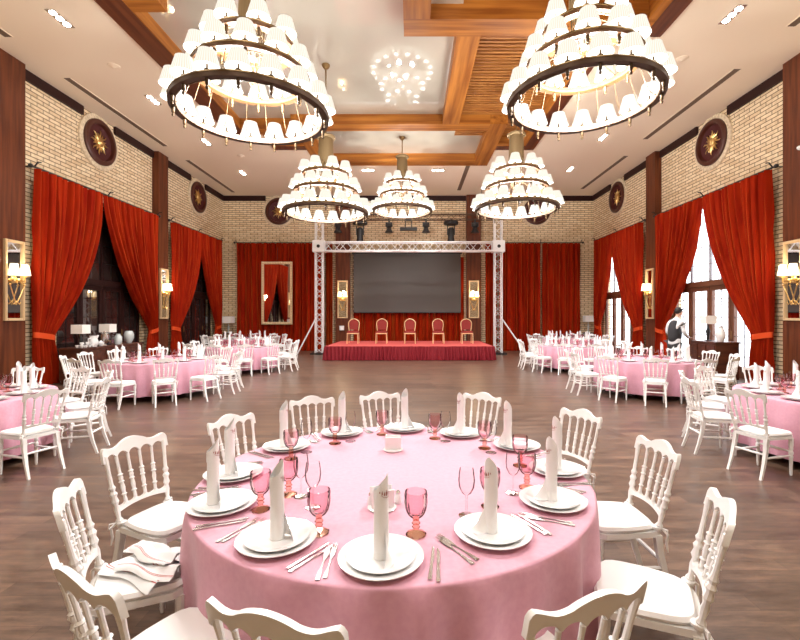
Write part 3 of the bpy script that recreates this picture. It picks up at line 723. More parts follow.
# ------------------------------------------------------------------ napoleon chair
def post_prof(r=.0135, n=1.0):
    return [(0,r*.9),(.06,r),(.10,r*1.35),(.13,r*.8),(.16,r*1.5),(.20,r*.8),(.30,r*1.15),(.36,r*.8),(.40,r*1.45),(.46,r*1.0),(.50,r*1.5),(.54,r*.85),(.58,r*1.35),(.62,r*.8),(.80,r*.75),(.92,r*.95),(1,r*.9)]
def spin_prof(r=.010):
    return [(0,r),(.12,r*.9),(.15,r*1.6),(.18,r*.9),(.30,r*1.25),(.40,r*.9),(.43,r*1.6),(.46,r),(.52,r*1.3),(.56,r),(.59,r*1.6),(.62,r*.85),(.85,r*.8),(1,r*.9)]
def chair_parts():
    P = []     # name, MB, material, parent index
    W0, W1, Z0, Z1 = .150, .187, .50, .775
    back_y = lambda z: -.175-.10*max(0, (z-.40))/.4
    P.append(('seat', MB().prism([(.19*sx*(1 if y > 0 else .86), y) for sx, y in ((-1,-.18),(-1,.13),(-.82,.185),(-.3,.205),(.3,.205),(.82,.185),(1,.13),(1,-.18),(.5,-.20),(-.5,-.20))][::-1], .375, .405), 'chair_white'))
    def cush(u, v):
        a = 2*PI*u; e = 5.0; c, s = math.cos(a), math.sin(a); q = (abs(c)**e+abs(s)**e)**(-1/e)
        x, y = c*q*.178, s*q*.185; x *= (1.0 if y > 0 else 1-.13*(-y/.185))
        t = v*4; rr, z = [(0.0,.0),(1.0,.004),(1.03,.016),(.97,.031),(.0,.036)][int(t)] if t == int(t) else (1,0)
        return (x*max(rr,.001), y*max(rr,.001)+.01, .4055+z)
    P.append(('cushion', MB().grid(cush, 40, 5, True), 'cushion'))
    n = 60
    def rail(fn_t, fn_b, W, z_to_y, th=.0105, bow=.75):
        vs, fs = [], []
        for i in range(n+1):
            x = -W+2*W*i/n; zt, zb = fn_t(x), fn_b(x)
            for z, s in ((zt,-1),(zt,1),(zb,1),(zb,-1)): vs.append((x, z_to_y(z)+s*th+bow*x*x-.012, z))
        for i in range(n):
            for j in range(4): fs.append((i*4+j, i*4+(j+1)%4, (i+1)*4+(j+1)%4, (i+1)*4+j))
        fs += [(3,2,1,0), tuple(n*4+j for j in range(4))]
        return MB().add(vs, fs)
    W = .205
    def top(x):
        a = abs(x)/W
        z = .838+.027*math.cos(min(a/.42,1)*PI/2)**.8 if a < .42 else .838-.010*math.sin((a-.42)/.40*PI) if a < .82 else .838+.006*math.sin((a-.82)/.18*PI/2)
        return z - .022*max(0, (a-.93)/.07)**2
    sup = [(-1+2*i/5)*(W1) for i in range(6)]
    def arch(x, hh, base):
        for i in range(5):
            if sup[i] <= x <= sup[i+1]:
                q = (x-sup[i])/(sup[i+1]-sup[i]); w = max(0, 1-(2*q-1)**2)**.5; return base+hh*min(1, w)
        return base
    P.append(('top_rail', rail(top, lambda x: arch(x, .038, .762), W, back_y), 'chair_white'))
    s2 = W0/W1*1.06
    P.append(('lower_rail', rail(lambda x: .535-(arch(x/s2, .024, 0)), lambda x: .485+.012*(1-(x/W0)**2), W0*1.06, back_y), 'chair_white'))
    ybow = lambda x: .75*x*x-.012
    for i in range(1, 5):
        xt, xb = sup[i], sup[i]*s2
        P.append(('spindle', MB().turned((xb, back_y(.53)+ybow(xb), .525), (xt, back_y(.77)+ybow(xt), .775), spin_prof(), 8), 'chair_white'))
    for s in (-1, 1):
        P.append(('back_post', MB().turned((s*.150, back_y(.40)+.01, .37), (s*W1, back_y(.78)+ybow(W1), .80), post_prof(), 8), 'chair_white'))
    for s in (-1, 1):
        P.append(('leg', MB().turned((s*.158,.158,0), (s*.158,.158,.378), [(0,.010),(.05,.013),(.45,.017),(.50,.021),(.53,.014),(.58,.022),(.62,.022),(.66,.014),(.70,.021),(.74,.018),(.80,.022),(1,.022)], 8), 'chair_white'))
        m = MB(); vs = []
        for z, y, h in ((0,-.265,.011),(.15,-.215,.014),(.28,-.185,.017),(.385,-.172,.019)):
            for a, b in ((-1,-1),(1,-1),(1,1),(-1,1)): vs.append((s*(.150+.012*(1-z/.385))+a*h, y+b*h, z))
        m.add(vs, [(i*4+j, i*4+(j+1)%4, i*4+4+(j+1)%4, i*4+4+j) for i in range(3) for j in range(4)]+[(3,2,1,0),(12,13,14,15)])
        P.append(('leg', m, 'chair_white'))
        P.append(('stretcher', MB().turned((s*.158,.155,.20), (s*.155,-.20,.20), [(0,.008),(.1,.011),(.3,.012),(.45,.016),(.5,.012),(.55,.016),(.7,.012),(.9,.011),(1,.008)], 8), 'chair_white'))
    P.append(('stretcher', MB().turned((-.155,.157,.24), (.155,.157,.24), [(0,.008),(.3,.012),(.45,.017),(.5,.012),(.55,.017),(.7,.012),(1,.008)], 8), 'chair_white'))
    P.append(('stretcher', MB().turned((-.155,-.197,.235), (.155,-.197,.235), [(0,.008),(.3,.012),(.7,.012),(1,.008)], 8), 'chair_white'))
    for s in (-1, 1):
        tie = MB()
        tie.lathe([(.020,-.006),(.027,-.004),(.027,.006),(.020,.008)], 10, (s*.150,-.172,.425))
        tie.tube([(s*.165,-.19,.425),(s*.185,-.21,.40),(s*.175,-.21,.345),(s*.18,-.215,.30)], [.007,.008,.007,.003], 5)
        tie.tube([(s*.165,-.19,.425),(s*.20,-.20,.43),(s*.205,-.2,.405),(s*.17,-.195,.415)], .005, 5)
        P.append(('cushion_tie', tie, 'cushion'))
    return P
parts = chair_parts()
def chair_proto():
    r = empty('spindle_chair', (0,0,0), 0, 'x', 'chair', 'x'); cu = None
    for n_, mb, mt in parts:
        if n_ == 'cushion_tie': obj(n_, mb, mt, cu)
        else:
            o = obj(n_, mb, mt, r, ang=35)
            if n_ == 'cushion': cu = o
    return r
whole = MB()
for n_, mb, mt in parts:
    whole.cur = 1 if mt == 'cushion' else 0; whole.add(mb.v, mb.f)
whole_me = whole.mesh('spindle_chair', ['chair_white', 'cushion'], True, 35)
cp = chair_proto()
HOUR = ['twelve','one','two','three','four','five','six','seven','eight','nine','ten','eleven']
def place_chair(x, y, heading, label, group, full=True):
    """heading: direction the sitter faces, radians from +X"""
    rz = heading-PI/2
    if full: return place(cp, (x, y, 0), rz, label, group)
    o = link('spindle_chair', whole_me, None, (x, y, 0), (0,0,rz)); return tag(o, label, 'chair', group)

# ------------------------------------------------------------------ tablecloths and tables
TT = .70
def cloth_mesh(R, hem, seed, n=24):
    rnd = random.Random(seed); ph = rnd.uniform(0,6); nu = 288; f = [rnd.uniform(.5,1.2) for _ in range(n+1)]
    prof = [0, .3, .6, .85, .96, .985, 1.0]
    rows = [(R*p, TT, 0) for p in prof[:-1]]
    rows += [(R-.004, TT-.001, 0), (R, TT-.006, 0), (R+.003, TT-.02, .02)]
    for i in range(1, 15):
        t = i/14; rows.append((R+.006+.012*t, TT-.02-(TT-.02-hem)*t, t))
    def fn(u, v):
        r, z, t = rows[min(int(round(v*(len(rows)-1))), len(rows)-1)]
        a = 2*PI*u; g = u*n+.35*math.sin(a*3+ph); i = int(g) % n
        w = math.sin(2*PI*g); w = math.copysign(abs(w)**.8, w)
        amp = (.050 if R > 1.03 else .042)*(t**.45)*f[i]*(.75+.25*math.sin(a*5+ph))
        rr = r+amp*w-.012*t; zz = z-(.004*math.sin(9*a+ph) if t > .95 else 0)
        return (rr*math.cos(a), rr*math.sin(a), zz)
    return MB().grid(fn, nu, len(rows), True)
tabtop = MB().lathe([(.0,.665),(1.0,.665),(1.0,.692),(0,.692)], 48).mesh('tabletop', 'table_wood')
leg_me = MB().lathe([(.025,0),(.02,.3),(.022,.665)], 10).mesh('leg', 'black_metal')
def table(x, y, R, seed, tname, hem=.10):
    r = empty('round_table', (x, y, 0), 0, 'round banquet table under the pink cloth, the '+tname, 'table', 'round banquet tables')
    t = link('tabletop', tabtop, r); t.scale = ((R-.012),)*2+(1,)
    for a in range(4): link('leg', leg_me, r, (.6*math.cos(a*PI/2+.78), .6*math.sin(a*PI/2+.78), 0))
    c = obj('tablecloth', cloth_mesh(R, hem, seed), 'pink_cloth', loc=(x, y, 0), ang=80)
    tag(c, 'dusty pink floor length tablecloth on the '+tname, 'tablecloth', 'pink tablecloths')

# ------------------------------------------------------------------ tableware prototypes
ZT = TT+.001
plate_me = MB().lathe([(0,.002),(.085,.0),(.10,.003),(.150,.016),(.157,.019),(.158,.022),(.150,.0205),(.105,.008),(.095,.006),(0,.006)], 48).mesh('dinner_plate', 'porcelain')
plate2_me = MB().lathe([(0,.001),(.07,.0),(.085,.003),(.122,.014),(.126,.017),(.12,.0165),(.088,.007),(.08,.005),(0,.005)], 48).mesh('side_plate', 'porcelain')
def napkin_proto():
    H = .31
    def fn(u, v):
        a = 2*PI*u; top = H-.060*(.5-.5*math.cos(a-.6))-.012*abs(math.sin(a-.6)); z = top*v
        seam = ((u - z/H*.9) % 1.0); r = .0255+.0030*seam+.001*(1-v)
        if v > .97: r *= .93
        return (r*math.cos(a), r*math.sin(a), z)
    m = MB().grid(fn, 40, 26, True)
    # inner wall so that the roll reads as folded cloth, not as a shell
    m.grid(lambda u, v: ((.017+.006*u)*math.cos(7*u), (.017+.006*u)*math.sin(7*u), .02+(H-.07-.02*u)*v), 30, 4)
    # loose corner that spreads over the plate
    def tail(u, v):
        a = -.2+.75*v; r = .027+.070*(u**1.1)*(1-.45*v); z = .105*(1-v)*(1-u)**2.0+.004+.006*math.sin(u*5)*(1-v)+.006*(1-u)*v
        return (r*math.cos(a-.5*u), r*math.sin(a-.5*u), z)
    m.grid(tail, 14, 12)
    def tail2(u, v):
        x, y, z = tail(u, v); return (x*.99, y*.99-.002, max(z-.003, .001))
    m.grid(tail2, 14, 12)
    return m
nap_me = napkin_proto().mesh('rolled_napkin', 'linen', True, 60)
cr = MB()
def on_cyl(a, z, r=.0292): return (r*math.cos(a), r*math.sin(a), z)
def patch(a0, a1, z0, z1):
    cr.add([on_cyl(a0,z0), on_cyl((a0+a1)/2,z0), on_cyl(a1,z0), on_cyl(a1,z1), on_cyl((a0+a1)/2,z1), on_cyl(a0,z1)], [(0,1,4,5),(1,2,3,4)])
for i, (w, h) in enumerate(((.10,.005),(.12,.010),(.14,.009),(.15,.014),(.14,.009),(.12,.010),(.10,.005))):
    a = -.9+i*.30; z = .232+.0012*(i-3)**2
    patch(a-w/2, a+w/2, z, z+h*1.0); patch(a-w/5, a+w/5, z+h*1.0, z+h*1.5)
for i in range(12):
    a = -.75+i*.125; patch(a, a+.13, .224+.0011*((i-6)*.5)**2, .2255+.0011*((i-6)*.5)**2)
crest_me = cr.mesh('printed_crest', 'crest_ink', False)
dia = lambda a, z: 1+.055*math.cos(7*a+z*150)*math.cos(7*a-z*150)
gob_bowl = MB().lathe([(.010,.062),(.022,.070),(.028,.079),(.032,.088),(.0348,.098),(.0365,.110),(.0372,.122),(.0375,.135),(.037,.147),(.0360,.160),(.0340,.160),(.0350,.135),(.034,.112),(.029,.09),(.018,.076),(0,.072)], 36, cap=False, mod=lambda a, z: dia(a, z) if z < .150 and z > .07 else 1).mesh('bowl', 'pink_glass')
gob_foot = MB().lathe([(0,0),(.034,0),(.035,.004),(.030,.008),(.012,.014),(.009,.024),(.014,.030),(.009,.037),(.015,.044),(.010,.052),(.012,.062)], 24, mod=lambda a, z: 1+.03*math.cos(8*a)).mesh('foot', 'amber_glass')
wine_bowl = MB().lathe([(.004,.075),(.018,.084),(.029,.105),(.0315,.130),(.029,.155),(.026,.172),(.025,.172),(.028,.155),(.030,.130),(.027,.106),(.016,.087),(0,.082)], 28, cap=False).mesh('bowl', 'clear_glass')
wine_foot = MB().lathe([(0,0),(.031,.001),(.031,.003),(.008,.008),(.0035,.02),(.0032,.06),(.005,.076)], 24).mesh('stem', 'clear_glass')
def cutlery(kind):
    m = MB()
    if kind == 'fork':
        m.grid(lambda u, v: ((u-.5)*(.020 if v > .72 else .006+.014*max(0, (.35-v)/.35)**.6*.8+.012*max(0, (v-.6)/.12)), .20*v-.10, .003+.006*max(0, (v-.6))**.5*.5), 5, 18)
        m.grid(lambda u, v: ((u-.5)*(.020 if v > .72 else .006+.014*max(0, (.35-v)/.35)**.6*.8+.012*max(0, (v-.6)/.12)), .20*v-.10, .001), 5, 18)
        for i in range(4): m.tube([(-.0085+.0057*i,.095,.005),(-.0085+.0057*i,.125,.006)], [.0018,.001], 4)
    else:
        pts = [(-.010,-.115),(-.007,-.118),(.007,-.118),(.010,-.115),(.008,-.01),(.006,0),(.011,.012),(.011,.09),(.006,.118),(-.004,.124),(-.005,.0)]
        m.prism([(x*.72, y*.88) for x, y in pts], .001, .005)
    return m.mesh(kind, 'steel')
fork_me, knife_me = cutlery('fork'), cutlery('knife')
protos = {}
def two(name, cat, a, an, b, bn):
    r = empty(name, (0,0,0), 0, 'x', cat, 'x'); link(an, a, r); link(bn, b, r); return r
for me_, sr, sz in ((gob_bowl,1.25,1.12),(gob_foot,1.2,1.12),(wine_bowl,1.18,1.24),(wine_foot,1.15,1.24)): me_.transform(Matrix.Diagonal((sr,sr,sz,1)))
gob = two('pink_goblet', 'goblet', gob_bowl, 'bowl', gob_foot, 'foot')
wine = two('wine_glass', 'wine glass', wine_bowl, 'bowl', wine_foot, 'stem')
def napk():
    o = link('rolled_napkin', nap_me); tag(o, 'x', 'napkin', 'x'); link('printed_crest', crest_me, o); return o
nap = napk()
def single(name, me, cat, loc, rotz, label, group):
    o = link(name, me, None, loc, (0,0,rotz)); return tag(o, label, cat, group)

# ------------------------------------------------------------------ the front table
MX, MY, MR = -.096, 2.508, 1.066
FT = 'front table'
table(MX, MY, MR, 5, 'large front table nearest the camera', hem=.12)
seat = lambda h: '%s o\'clock seat' % HOUR[h % 12]
PL = {6:(381,558),7:(277,539),8:(222,504),9:(233.6,474),10:(286.7,446.5),11:(342,432.7),0:(404.7,428.3),1:(460.6,433.3),2:(516.7,445.6),3:(557,469.6),4:(552.5,500.6),5:(492.8,532.3)}
NY = {6:-.75,7:.2,8:-.15,9:.0,10:.3,11:.6,0:.5,1:-2.6,2:3.5,3:3.3,4:3.4,5:3.6}
nx = {8:-9, 10:-3, 4:-1, 5:-2, 2:-9, 9:-4}
for h in range(12):
    p = pt(*PL[h], TT+.01); p.z = ZT
    g = 'white place settings on the front table'
    single('dinner_plate', plate_me, 'plate', p, 0, 'large round white plate, %s of the front table' % seat(h), 'large white plates')
    single('side_plate', plate2_me, 'plate', p+Vector((0,0,.0085)), 0, 'smaller upper white plate, %s of the front table' % seat(h), 'small white plates')
    q = p+Vector((nx.get(h,0)/F*p.y*1.0, 0, .0145))
    place(nap, q, NY[h], 'rolled white napkin with red print, %s of the front table' % seat(h), 'rolled napkins')
    # radial direction and cutlery either side of the plate
    out = Vector((p.x-MX, p.y-MY, 0)).normalized(); side = Vector((-out.y, out.x, 0)); rz = math.atan2(-out.x, out.y)+PI
    for s, me, nm in ((1, fork_me, 'fork'), (-1, knife_me, 'knife')):
        s2 = -s
        for j, d in enumerate((.185, .208)):
            c = p+side*(s2*d)+out*(.015+.012*j); 
            single('table_'+nm, me, nm, (c.x, c.y, ZT), rz+.06*s+random.uniform(-.05,.05), '%s silver %s, %s of the front table' % (('inner','outer')[j], nm, seat(h)), 'silver %ss on the front table' % nm)
GOB = [(319,533,6,'beside the six o\'clock plate, towards the buffet'),(260.6,510,8,''),(288.6,495,8,''),(291,459,10,''),(335,443.5,11,''),(382,434.6,0,''),(416,535,6,''),(490,507,4,''),(527,488,4,''),(520,466,3,''),(484.5,448.5,2,''),(435,438.7,1,'')]
gl = ['between the six and seven o\'clock plates','just behind the eight o\'clock plate','behind the tall seven o\'clock napkin','in front of the ten o\'clock plate','in front of the eleven o\'clock plate',
      'behind the far napkin holder','beside the six o\'clock napkin, towards the windows','half hidden behind the five o\'clock napkin','beside the four o\'clock napkin','by the three o\'clock plate','in front of the two o\'clock plate','in front of the one o\'clock plate']
for (px, py, h, _), l in zip(GOB, gl):
    p = pt(px, py, TT); place(gob, (p.x, p.y, ZT), random.uniform(0,6), 'pink cut glass goblet '+l+' on the front table', 'pink cut glass goblets')
WINE = [((306.5,452.5),'in front of the ten o\'clock plate'),((350.5,441.5),'in front of the eleven o\'clock plate'),((301,497),'behind the tall seven o\'clock napkin'),((313,508),'near the six o\'clock pink goblet'),((466.6,516),'in front of the five o\'clock plate'),
        ((513,494),'in front of the four o\'clock plate'),((491,453),'in front of the two o\'clock plate'),((445.5,441.5),'in front of the one o\'clock plate'),((396.5,437.5),'in front of the twelve o\'clock plate')]
for (px, py), l in WINE:
    p = pt(px, py, TT); place(wine, (p.x, p.y, ZT), 0, 'clear stemmed wine glass '+l+' on the front table', 'clear wine glasses')
def napkin_holder(px, py, rz, label):
    p = pt(px, py, TT)
    r = empty('napkin_holder', (p.x, p.y, ZT), rz, label, 'napkin holder', 'white napkin holders')
    obj('tray', MB().lathe([(0,0),(.062,0),(.068,.006),(.060,.010),(0,.008)], 28), 'porcelain', r)
    for s in (-1, 1):
        m = MB().box(-.052,.052,-.004,.004,0,.085); m.move(Matrix.Translation((0, s*.022, .008)) @ Matrix.Rotation(-s*.12, 4, 'X'))
        obj('side_wall', m, 'porcelain', r, smooth=False)
    m = MB()
    for i in range(5):
        y = -.014+.007*i; m.box(-.045+.002*i,.045-.001*i,y-.002,y+.002,.01,.078-.003*(i % 2))
    obj('paper_napkins', m, 'linen', r, smooth=False)
    return r
napkin_holder(382, 508, .25, 'white napkin holder behind the tall six o\'clock napkin on the front table')
napkin_holder(393, 450, .05, 'white napkin holder before the twelve o\'clock plate on the front table')
def shaker(px, py, label):
    p = pt(px, py, TT)
    r = empty('salt_shaker', (p.x, p.y, ZT), 0, label, 'shaker', 'small shakers on the front table')
    obj('body', MB().lathe([(0,0),(.016,0),(.018,.01),(.014,.035),(.011,.045)], 16), 'porcelain', r); obj('cap', MB().lathe([(.0115,.045),(.012,.052),(.006,.06),(0,.061)], 16), 'steel', r)
shaker(371, 505, 'small white shaker against the near napkin holder, buffet side'); shaker(398, 503, 'small white shaker against the near napkin holder, window side')

CHAIRS = {9:((103,450),(167,432),1),8:((55,505),(92,480),1),7:((59,548),(126.5,589),-1),6:((208,590),(354,622),-1),5:((519,607),(643,571),-1),4:((701,490),(729,517),1),3:((635,434),(677,455),1),
          2:((559,407),(601,418),1),1:((460,392.5),(503,398),1),0:((356,396),(404,392.5),1),11:((287,401),(337,397),1),10:((208,424),(256,412),1)}
gm = 'white spindle back chairs'
desc = {9:'',8:' with folded towels on its seat',7:' seen from behind',6:' seen from behind'}
for h, (a, b, _) in CHAIRS.items():
    A, B = pt(*a, .845), pt(*b, .845); c = (A+B)/2; d = (B-A); f = Vector((-d.y, d.x, 0)).normalized()
    if h == 8: f = Vector((.885,.465,0))
    if h == 4: f = Vector((-.895,.44,0))
    if f.dot(Vector((MX, MY, 0))-Vector((c.x, c.y, 0))) < 0: f = -f
    o = Vector((c.x, c.y, 0))+f*.245
    place_chair(o.x, o.y, math.atan2(f.y, f.x), 'white spindle chair%s, %s of the front table' % (desc.get(h,''), seat(h)), gm)
    if h == 8: B8 = (o, f)
# folded towels on the eight o'clock chair
o, f = B8; rz = math.atan2(f.y, f.x)-PI/2
def towel(dx, dy, z, w, l, ang, label, seed):
    rnd = random.Random(seed); m = MB(); th = .012
    def fn(u, v):
        return ((u-.5)*w+.012*math.sin(v*7+seed), (v-.5)*l+.01*math.sin(u*5+seed), .010*math.sin(u*6+seed)*math.sin(v*5)+.008)
    up = lambda u, v: Vector(fn(u, v))+Vector((0,0,th*(1-abs(2*u-1)**6)))
    m.grid(up, 16, 16); m.grid(lambda u, v: fn(1-u, v), 16, 16)
    r = obj('folded_towel', m, 'linen', ang=80); q = Vector((dx, dy, 0)); q.rotate(Matrix.Rotation(rz, 3, 'Z'))
    r.location = (o.x+q.x, o.y+q.y, z); r.rotation_euler = (0,0,rz+ang); tag(r, label, 'towel', 'folded towels on the chair')
    s = MB()
    for k in (.72, .78): s.grid(lambda u, v: Vector(up(k+.018*u, v))+Vector((0,0,.0015)), 3, 16)
    obj('red_stripe', s, 'red_stripe', r, smooth=False)
towel(.02, .02, .440, .20, .34, -.9, 'bottom folded white towel with red stripes on the eight o\'clock chair', 1)
towel(-.05, .05, .462, .12, .32, -1.1, 'middle folded white towel with red stripes on the eight o\'clock chair', 2)
towel(.06, .03, .462, .11, .30, -.75, 'folded white towel lying slanted over the cushion edge on the eight o\'clock chair', 3)
towel(-.02, .04, .486, .09, .28, -1.0, 'narrow topmost white towel of the pile on the eight o\'clock chair', 4)

# ------------------------------------------------------------------ the other tables
TABS = [('nearest buffet side table', -5.22, 4.85, -15, 1, range(12)), ('second buffet side table', -5.2, 9.05, 2, 1, range(12)),
        ('third buffet side table', -5.0, 12.95, -7, 0, range(12)), ('farthest buffet side table', -6.6, 17.3, 5, 0, range(12)),
        ('nearest window side table', 4.87, 4.95, 20, 1, range(12)), ('second window side table', 4.9, 9.15, 8, 1, range(12)),
        ('third window side table', 4.85, 13.2, 2, 0, range(12)), ('farthest window side table', 6.2, 17.3, 5, 0, range(12))]
def px_of(x, y): return 412+F*x/y if y > .3 else -999
for ti, (tn, tx, ty, a0, full, hs) in enumerate(TABS):
    table(tx, ty, 1.0, 11+ti, tn)
    rnd = random.Random(50+ti)
    for k in range(12):
        deg = a0+30*k; a = math.radians(deg); h = (3-k-int(round(a0/30))) % 12
        rr = 1.29+rnd.uniform(-.01,.06); x, y = tx+rr*math.cos(a), ty+rr*math.sin(a)
        if -150 < px_of(x, y) < 960:
            place_chair(x, y, a+PI+rnd.uniform(-.12,.12), 'white spindle chair, %s of the %s' % (seat(h), tn), gm, bool(full))
        cx, cy_ = tx+.76*math.cos(a), ty+.76*math.sin(a)
        if -150 < px_of(cx, cy_) < 960:
            at = ', %s of the %s' % (seat(h), tn)
            single('dinner_plate', plate_me, 'plate', (cx, cy_, ZT), 0, 'large white plate'+at, 'large white plates')
            single('side_plate', plate2_me, 'plate', (cx, cy_, ZT+.0085), 0, 'smaller upper white plate'+at, 'small white plates')
            if full: place(nap, (cx, cy_, ZT+.0145), a+rnd.uniform(-1,1), 'rolled white napkin'+at, 'rolled napkins')
            else: single('rolled_napkin', nap_me, 'napkin', (cx, cy_, ZT+.0145), a+rnd.uniform(-1,1), 'rolled white napkin'+at, 'rolled napkins')
            gx, gy = tx+.54*math.cos(a-.12), ty+.54*math.sin(a-.12); place(gob, (gx, gy, ZT), 0, 'pink goblet'+at, 'pink cut glass goblets')
            gx, gy = tx+.53*math.cos(a+.06), ty+.53*math.sin(a+.06); place(wine, (gx, gy, ZT), 0, 'clear wine glass'+at, 'clear wine glasses')

# ------------------------------------------------------------------ buffet counters and what stands on them
def counter(x0, x1, y0, y1, h, label, cloth=False):
    r = empty('buffet_counter', (0,0,0), 0, label, 'counter')
    obj('worktop', MB().box(x0-.03,x1+.03,y0-.03,y1+.03,h-.04,h), 'dark_wood', r, smooth=False)
    obj('cabinet', MB().box(x0,x1,y0,y1,.08,h-.04).box(x0+.03,x1-.03,y0+.03,y1-.03,0,.08), 'dark_wood', r, smooth=False)
    n = 3; xs = x1 if x0 < 0 else x0; s = 1 if x0 < 0 else -1
    for i in range(n):
        a = y0+(y1-y0)*i/n+.03; b = y0+(y1-y0)*(i+1)/n-.03
        d = obj('door', MB().box(min(xs,xs+s*.02), max(xs,xs+s*.02), a, b, .12, h-.08), 'dark_wood', r, smooth=False)
        obj('knob', MB().ball((xs+s*.035, b-.06, h*.6), .018), 'brass', d)
counter(-8.2, -7.65, 10.15, 12.4, .85, 'dark wooden buffet counter set before the opening, crowded with vases')
CX = -7.92
def tl(x, y, z, w, hs, hb, label, ornate=False):
    r = empty('table_lamp', (x, y, z), 0, label, 'table lamp', 'table lamps with pale box shades')
    obj('base', MB().lathe([(.0,0),(.08,0),(.08,.015),(.03,.03),(.04,hb*.4),(.055,hb*.55),(.02,hb*.8),(.012,hb)], 18), 'grey_glaze' if ornate else 'black_metal', r)
    obj('lamp_shade', MB().box(-w/2,w/2,-w/2,w/2,hb,hb+hs), 'lamp_fabric', r, smooth=False)
tl(CX, 10.45, .85, .27, .21, .33, 'table lamp with pale rectangular shade on the buffet counter, nearer the camera')
tl(CX+.02, 11.35, .85, .27, .21, .33, 'table lamp with pale rectangular shade on the buffet counter, nearer the stage')
def vessel(name, cat, prof, x, y, z, m, label, extra=None):
    r = empty(name, (x, y, z), 0, label, cat); obj('body', MB().lathe(prof, 24), m, r)
    for nm, mb, mt in (extra or []): obj(nm, mb, mt, r)
    return r
vessel('milk_jug', 'jug', [(0,0),(.07,0),(.10,.06),(.11,.12),(.085,.19),(.075,.23),(.09,.27)], CX+.12, 10.70, .85, 'porcelain', 'big white porcelain jug between the two buffet lamps',
       [('handle', MB().tube([(0,-.09,.22),(0,-.17,.20),(0,-.17,.11),(0,-.10,.08)], .012, 8), 'porcelain'), ('spout', MB().tube([(0,.08,.18),(0,.13,.23),(0,.16,.27)], [.03,.022,.02], 8), 'porcelain')])
vessel('frosted_vase', 'vase', [(0,0),(.06,0),(.07,.02),(.12,.14),(.125,.24),(.10,.31),(.08,.33),(.085,.34)], CX+.05, 12.15, .85, 'grey_glaze', 'tall pale ribbed vase at the stage end of the buffet counter')
vessel('water_urn', 'urn', [(0,0),(.05,0),(.03,.04),(.08,.09),(.10,.20),(.09,.30),(.03,.33),(.02,.37)], CX+.10, 11.12, .85, 'steel', 'silver urn under the lamp nearer the stage', [('tap', MB().tube([(.08,0,.12),(.14,0,.12),(.14,0,.08)], .01, 6), 'brass')])
vessel('glass_jar', 'jar', [(0,0),(.08,0),(.09,.05),(.09,.20),(.05,.25),(.055,.28)], CX+.12, 11.6, .85, 'grey_glaze', 'squat pale blue jar beside the silver urn')
vessel('sugar_bowl', 'bowl', [(0,0),(.04,0),(.07,.05),(.07,.09),(.03,.12),(.012,.14)], CX+.14, 10.93, .85, 'porcelain', 'small lidded white bowl between the jug and silver urn')
cup_me = MB().lathe([(0,0),(.022,0),(.038,.03),(.042,.065),(.038,.065),(.034,.03),(0,.008)], 16, cap=False).tube([(.04,0,.052),(.062,0,.045),(.058,0,.02),(.034,0,.018)], .005, 5).mesh('tea_cup', 'porcelain')
for i, (dx, y, z) in enumerate(((.20,10.22,0),(.09,10.22,0),(.20,10.34,0),(.09,10.3,0),(.20,10.46,0),(.20,10.58,0),(.16,10.27,.066),(.20,10.40,.066))):
    rows_ = ['front corner','beside the front corner, against the curtain','second along the front edge','behind the front row, beside the lamp foot','third along the front edge','last along the front edge, by the jug','stacked on top, nearer the camera','stacked on top, nearer the jug']
    single('tea_cup', cup_me, 'cup', (CX+dx, y, .85+z), i, 'white tea cup at the counter end, '+rows_[i], 'tea cups on the buffet counter')
counter(7.2, 7.75, 10.35, 11.3, .98, 'dark wooden side counter below the nearest window')
tl(7.45, 11.0, .98, .27, .21, .42, 'table lamp with pale rectangular shade in front of the glazed doors')
vessel('white_vase', 'vase', [(0,0),(.06,0),(.10,.10),(.11,.20),(.07,.30),(.05,.34),(.07,.38)], 7.45, 10.55, .98, 'porcelain', 'tall white vase on the side counter by the widest curtain')
for x, l in ((-8.33, 'buffet side'), (8.0, 'window side')):
    r = empty('corner_console', (x, 19.84, 0), 0, 'small dark console table in the %s back corner' % l, 'console table')
    obj('top', MB().box(-.2,.2,-.16,.16,.80,.84), 'dark_wood', r, smooth=False)
    for a in (-1,1):
        for b in (-1,1): obj('leg', MB().box(a*.17-.02,a*.17+.02,b*.13-.02,b*.13+.02,0,.80), 'dark_wood', r, smooth=False)
tl(-8.33, 19.84, .84, .40, .30, .44, 'pale box shaded lamp in the back corner by the gilt mirror', True)
tl(8.0, 19.84, .84, .36, .28, .50, 'pale box shaded lamp in the back corner on the window side', True)

# ------------------------------------------------------------------ the waiter
def skinned(name, joints, edges, mt, parent, sub=2):
    me = bpy.data.meshes.new(name); me.from_pydata([j[0] for j in joints], edges, []); me.materials.append(M[mt])
    o = bpy.data.objects.new(name, me); C.objects.link(o); o.parent = parent
    sk = o.modifiers.new('skin', 'SKIN'); sk.use_smooth_shade = True
    for i, (_, rx, ry) in enumerate(joints): me.skin_vertices[0].data[i].radius = (rx, ry)
    me.skin_vertices[0].data[0].use_root = True
    ss = o.modifiers.new('sub', 'SUBSURF'); ss.levels = sub; ss.render_levels = sub
    return o
wp = empty('person', (6.88, 11.45, 0), math.radians(22), 'person in a dark vest and white shirt bending over the side counter', 'person')
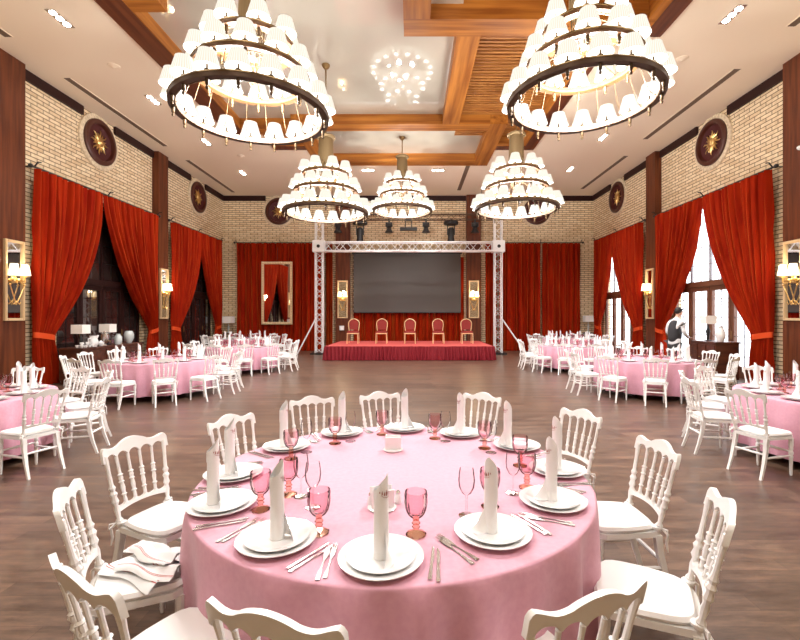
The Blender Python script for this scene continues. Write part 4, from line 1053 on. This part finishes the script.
# local +x = facing (towards the window), z up
body = [((0,0,.93),.12,.15),((.01,0,1.08),.115,.145),((.02,0,1.25),.125,.17),((.05,0,1.42),.11,.17),((.08,0,1.52),.06,.06),((.11,0,1.60),.052,.055),
        ((-.01,.09,.88),.10,.09),((.0,.10,.50),.065,.065),((-.02,.11,.10),.045,.045),((.10,.12,.04),.04,.045),
        ((-.01,-.09,.88),.10,.09),((.0,-.10,.50),.065,.065),((-.02,-.11,.10),.045,.045),((.10,-.12,.04),.04,.045),
        ((.05,.19,1.42),.065,.065),((.03,.24,1.17),.05,.05),((.22,.20,1.05),.038,.038),((.30,.18,1.04),.028,.035),
        ((.05,-.19,1.42),.065,.065),((.03,-.24,1.17),.05,.05),((.22,-.20,1.05),.038,.038),((.30,-.18,1.04),.028,.035)]
ed = [(0,1),(1,2),(2,3),(3,4),(4,5),(0,6),(6,7),(7,8),(8,9),(0,10),(10,11),(11,12),(12,13),(3,14),(14,15),(15,16),(16,17),(3,18),(18,19),(19,20),(20,21)]
skinned('body', body, ed, 'shirt', wp)
m = MB().ball((.17,0,1.70), .098, .078, .115, 20, 14).ball((.265,0,1.68), .022, .014, .02, 8, 6).ball((.17,.08,1.69), .018, .01, .03, 8, 6).ball((.17,-.08,1.69), .018, .01, .03, 8, 6).tube([(.09,0,1.55),(.14,0,1.64)], .05, 12)
head = obj('head', m, 'skin', wp)
obj('hair', MB().ball((.145,0,1.735), .105, .085, .098, 18, 12).ball((.21,0,1.775), .065, .07, .035, 12, 8), 'hair', head)
for s in (-1, 1):
    obj('eye', MB().ball((.252,s*.032,1.705), .011), 'hair', head)
    hx = Vector((.32, s*.175, 1.035)); hm = MB().ball(tuple(hx), .045, .038, .018, 10, 6)
    for i, (l, dy) in enumerate(((.055,-.028),(.066,-.010),(.062,.009),(.048,.027))): hm.tube([hx+Vector((.03,dy,0)), hx+Vector((.03+l*.6,dy*1.2,-.004)), hx+Vector((.03+l,dy*1.2,-.020))], [.009,.0085,.007], 6)
    hm.tube([hx+Vector((0,-s*.03,0)), hx+Vector((.03,-s*.055,-.008)), hx+Vector((.05,-s*.055,-.018))], [.011,.010,.008], 6)
    obj('hand', hm, 'skin', wp)
skinned('vest', [((0,0,.88),.155,.19),((.01,0,1.08),.155,.19),((.02,0,1.25),.165,.205),((.05,0,1.40),.150,.175),((.07,0,1.49),.10,.12)], [(0,1),(1,2),(2,3),(3,4)], 'vest', wp)
skinned('trousers', [((0,0,.98),.135,.165),((-.01,.09,.86),.11,.10),((.0,.10,.50),.078,.078),((-.02,.11,.10),.062,.062),((-.01,-.09,.86),.11,.10),((.0,-.10,.50),.078,.078),((-.02,-.11,.10),.062,.062)], [(0,1),(1,2),(2,3),(0,4),(4,5),(5,6)], 'trousers', wp)
for s in (-1, 1): obj('shoe', MB().ball((.06, s*.115, .045), .15, .055, .05, 14, 8), 'black_plastic', wp)
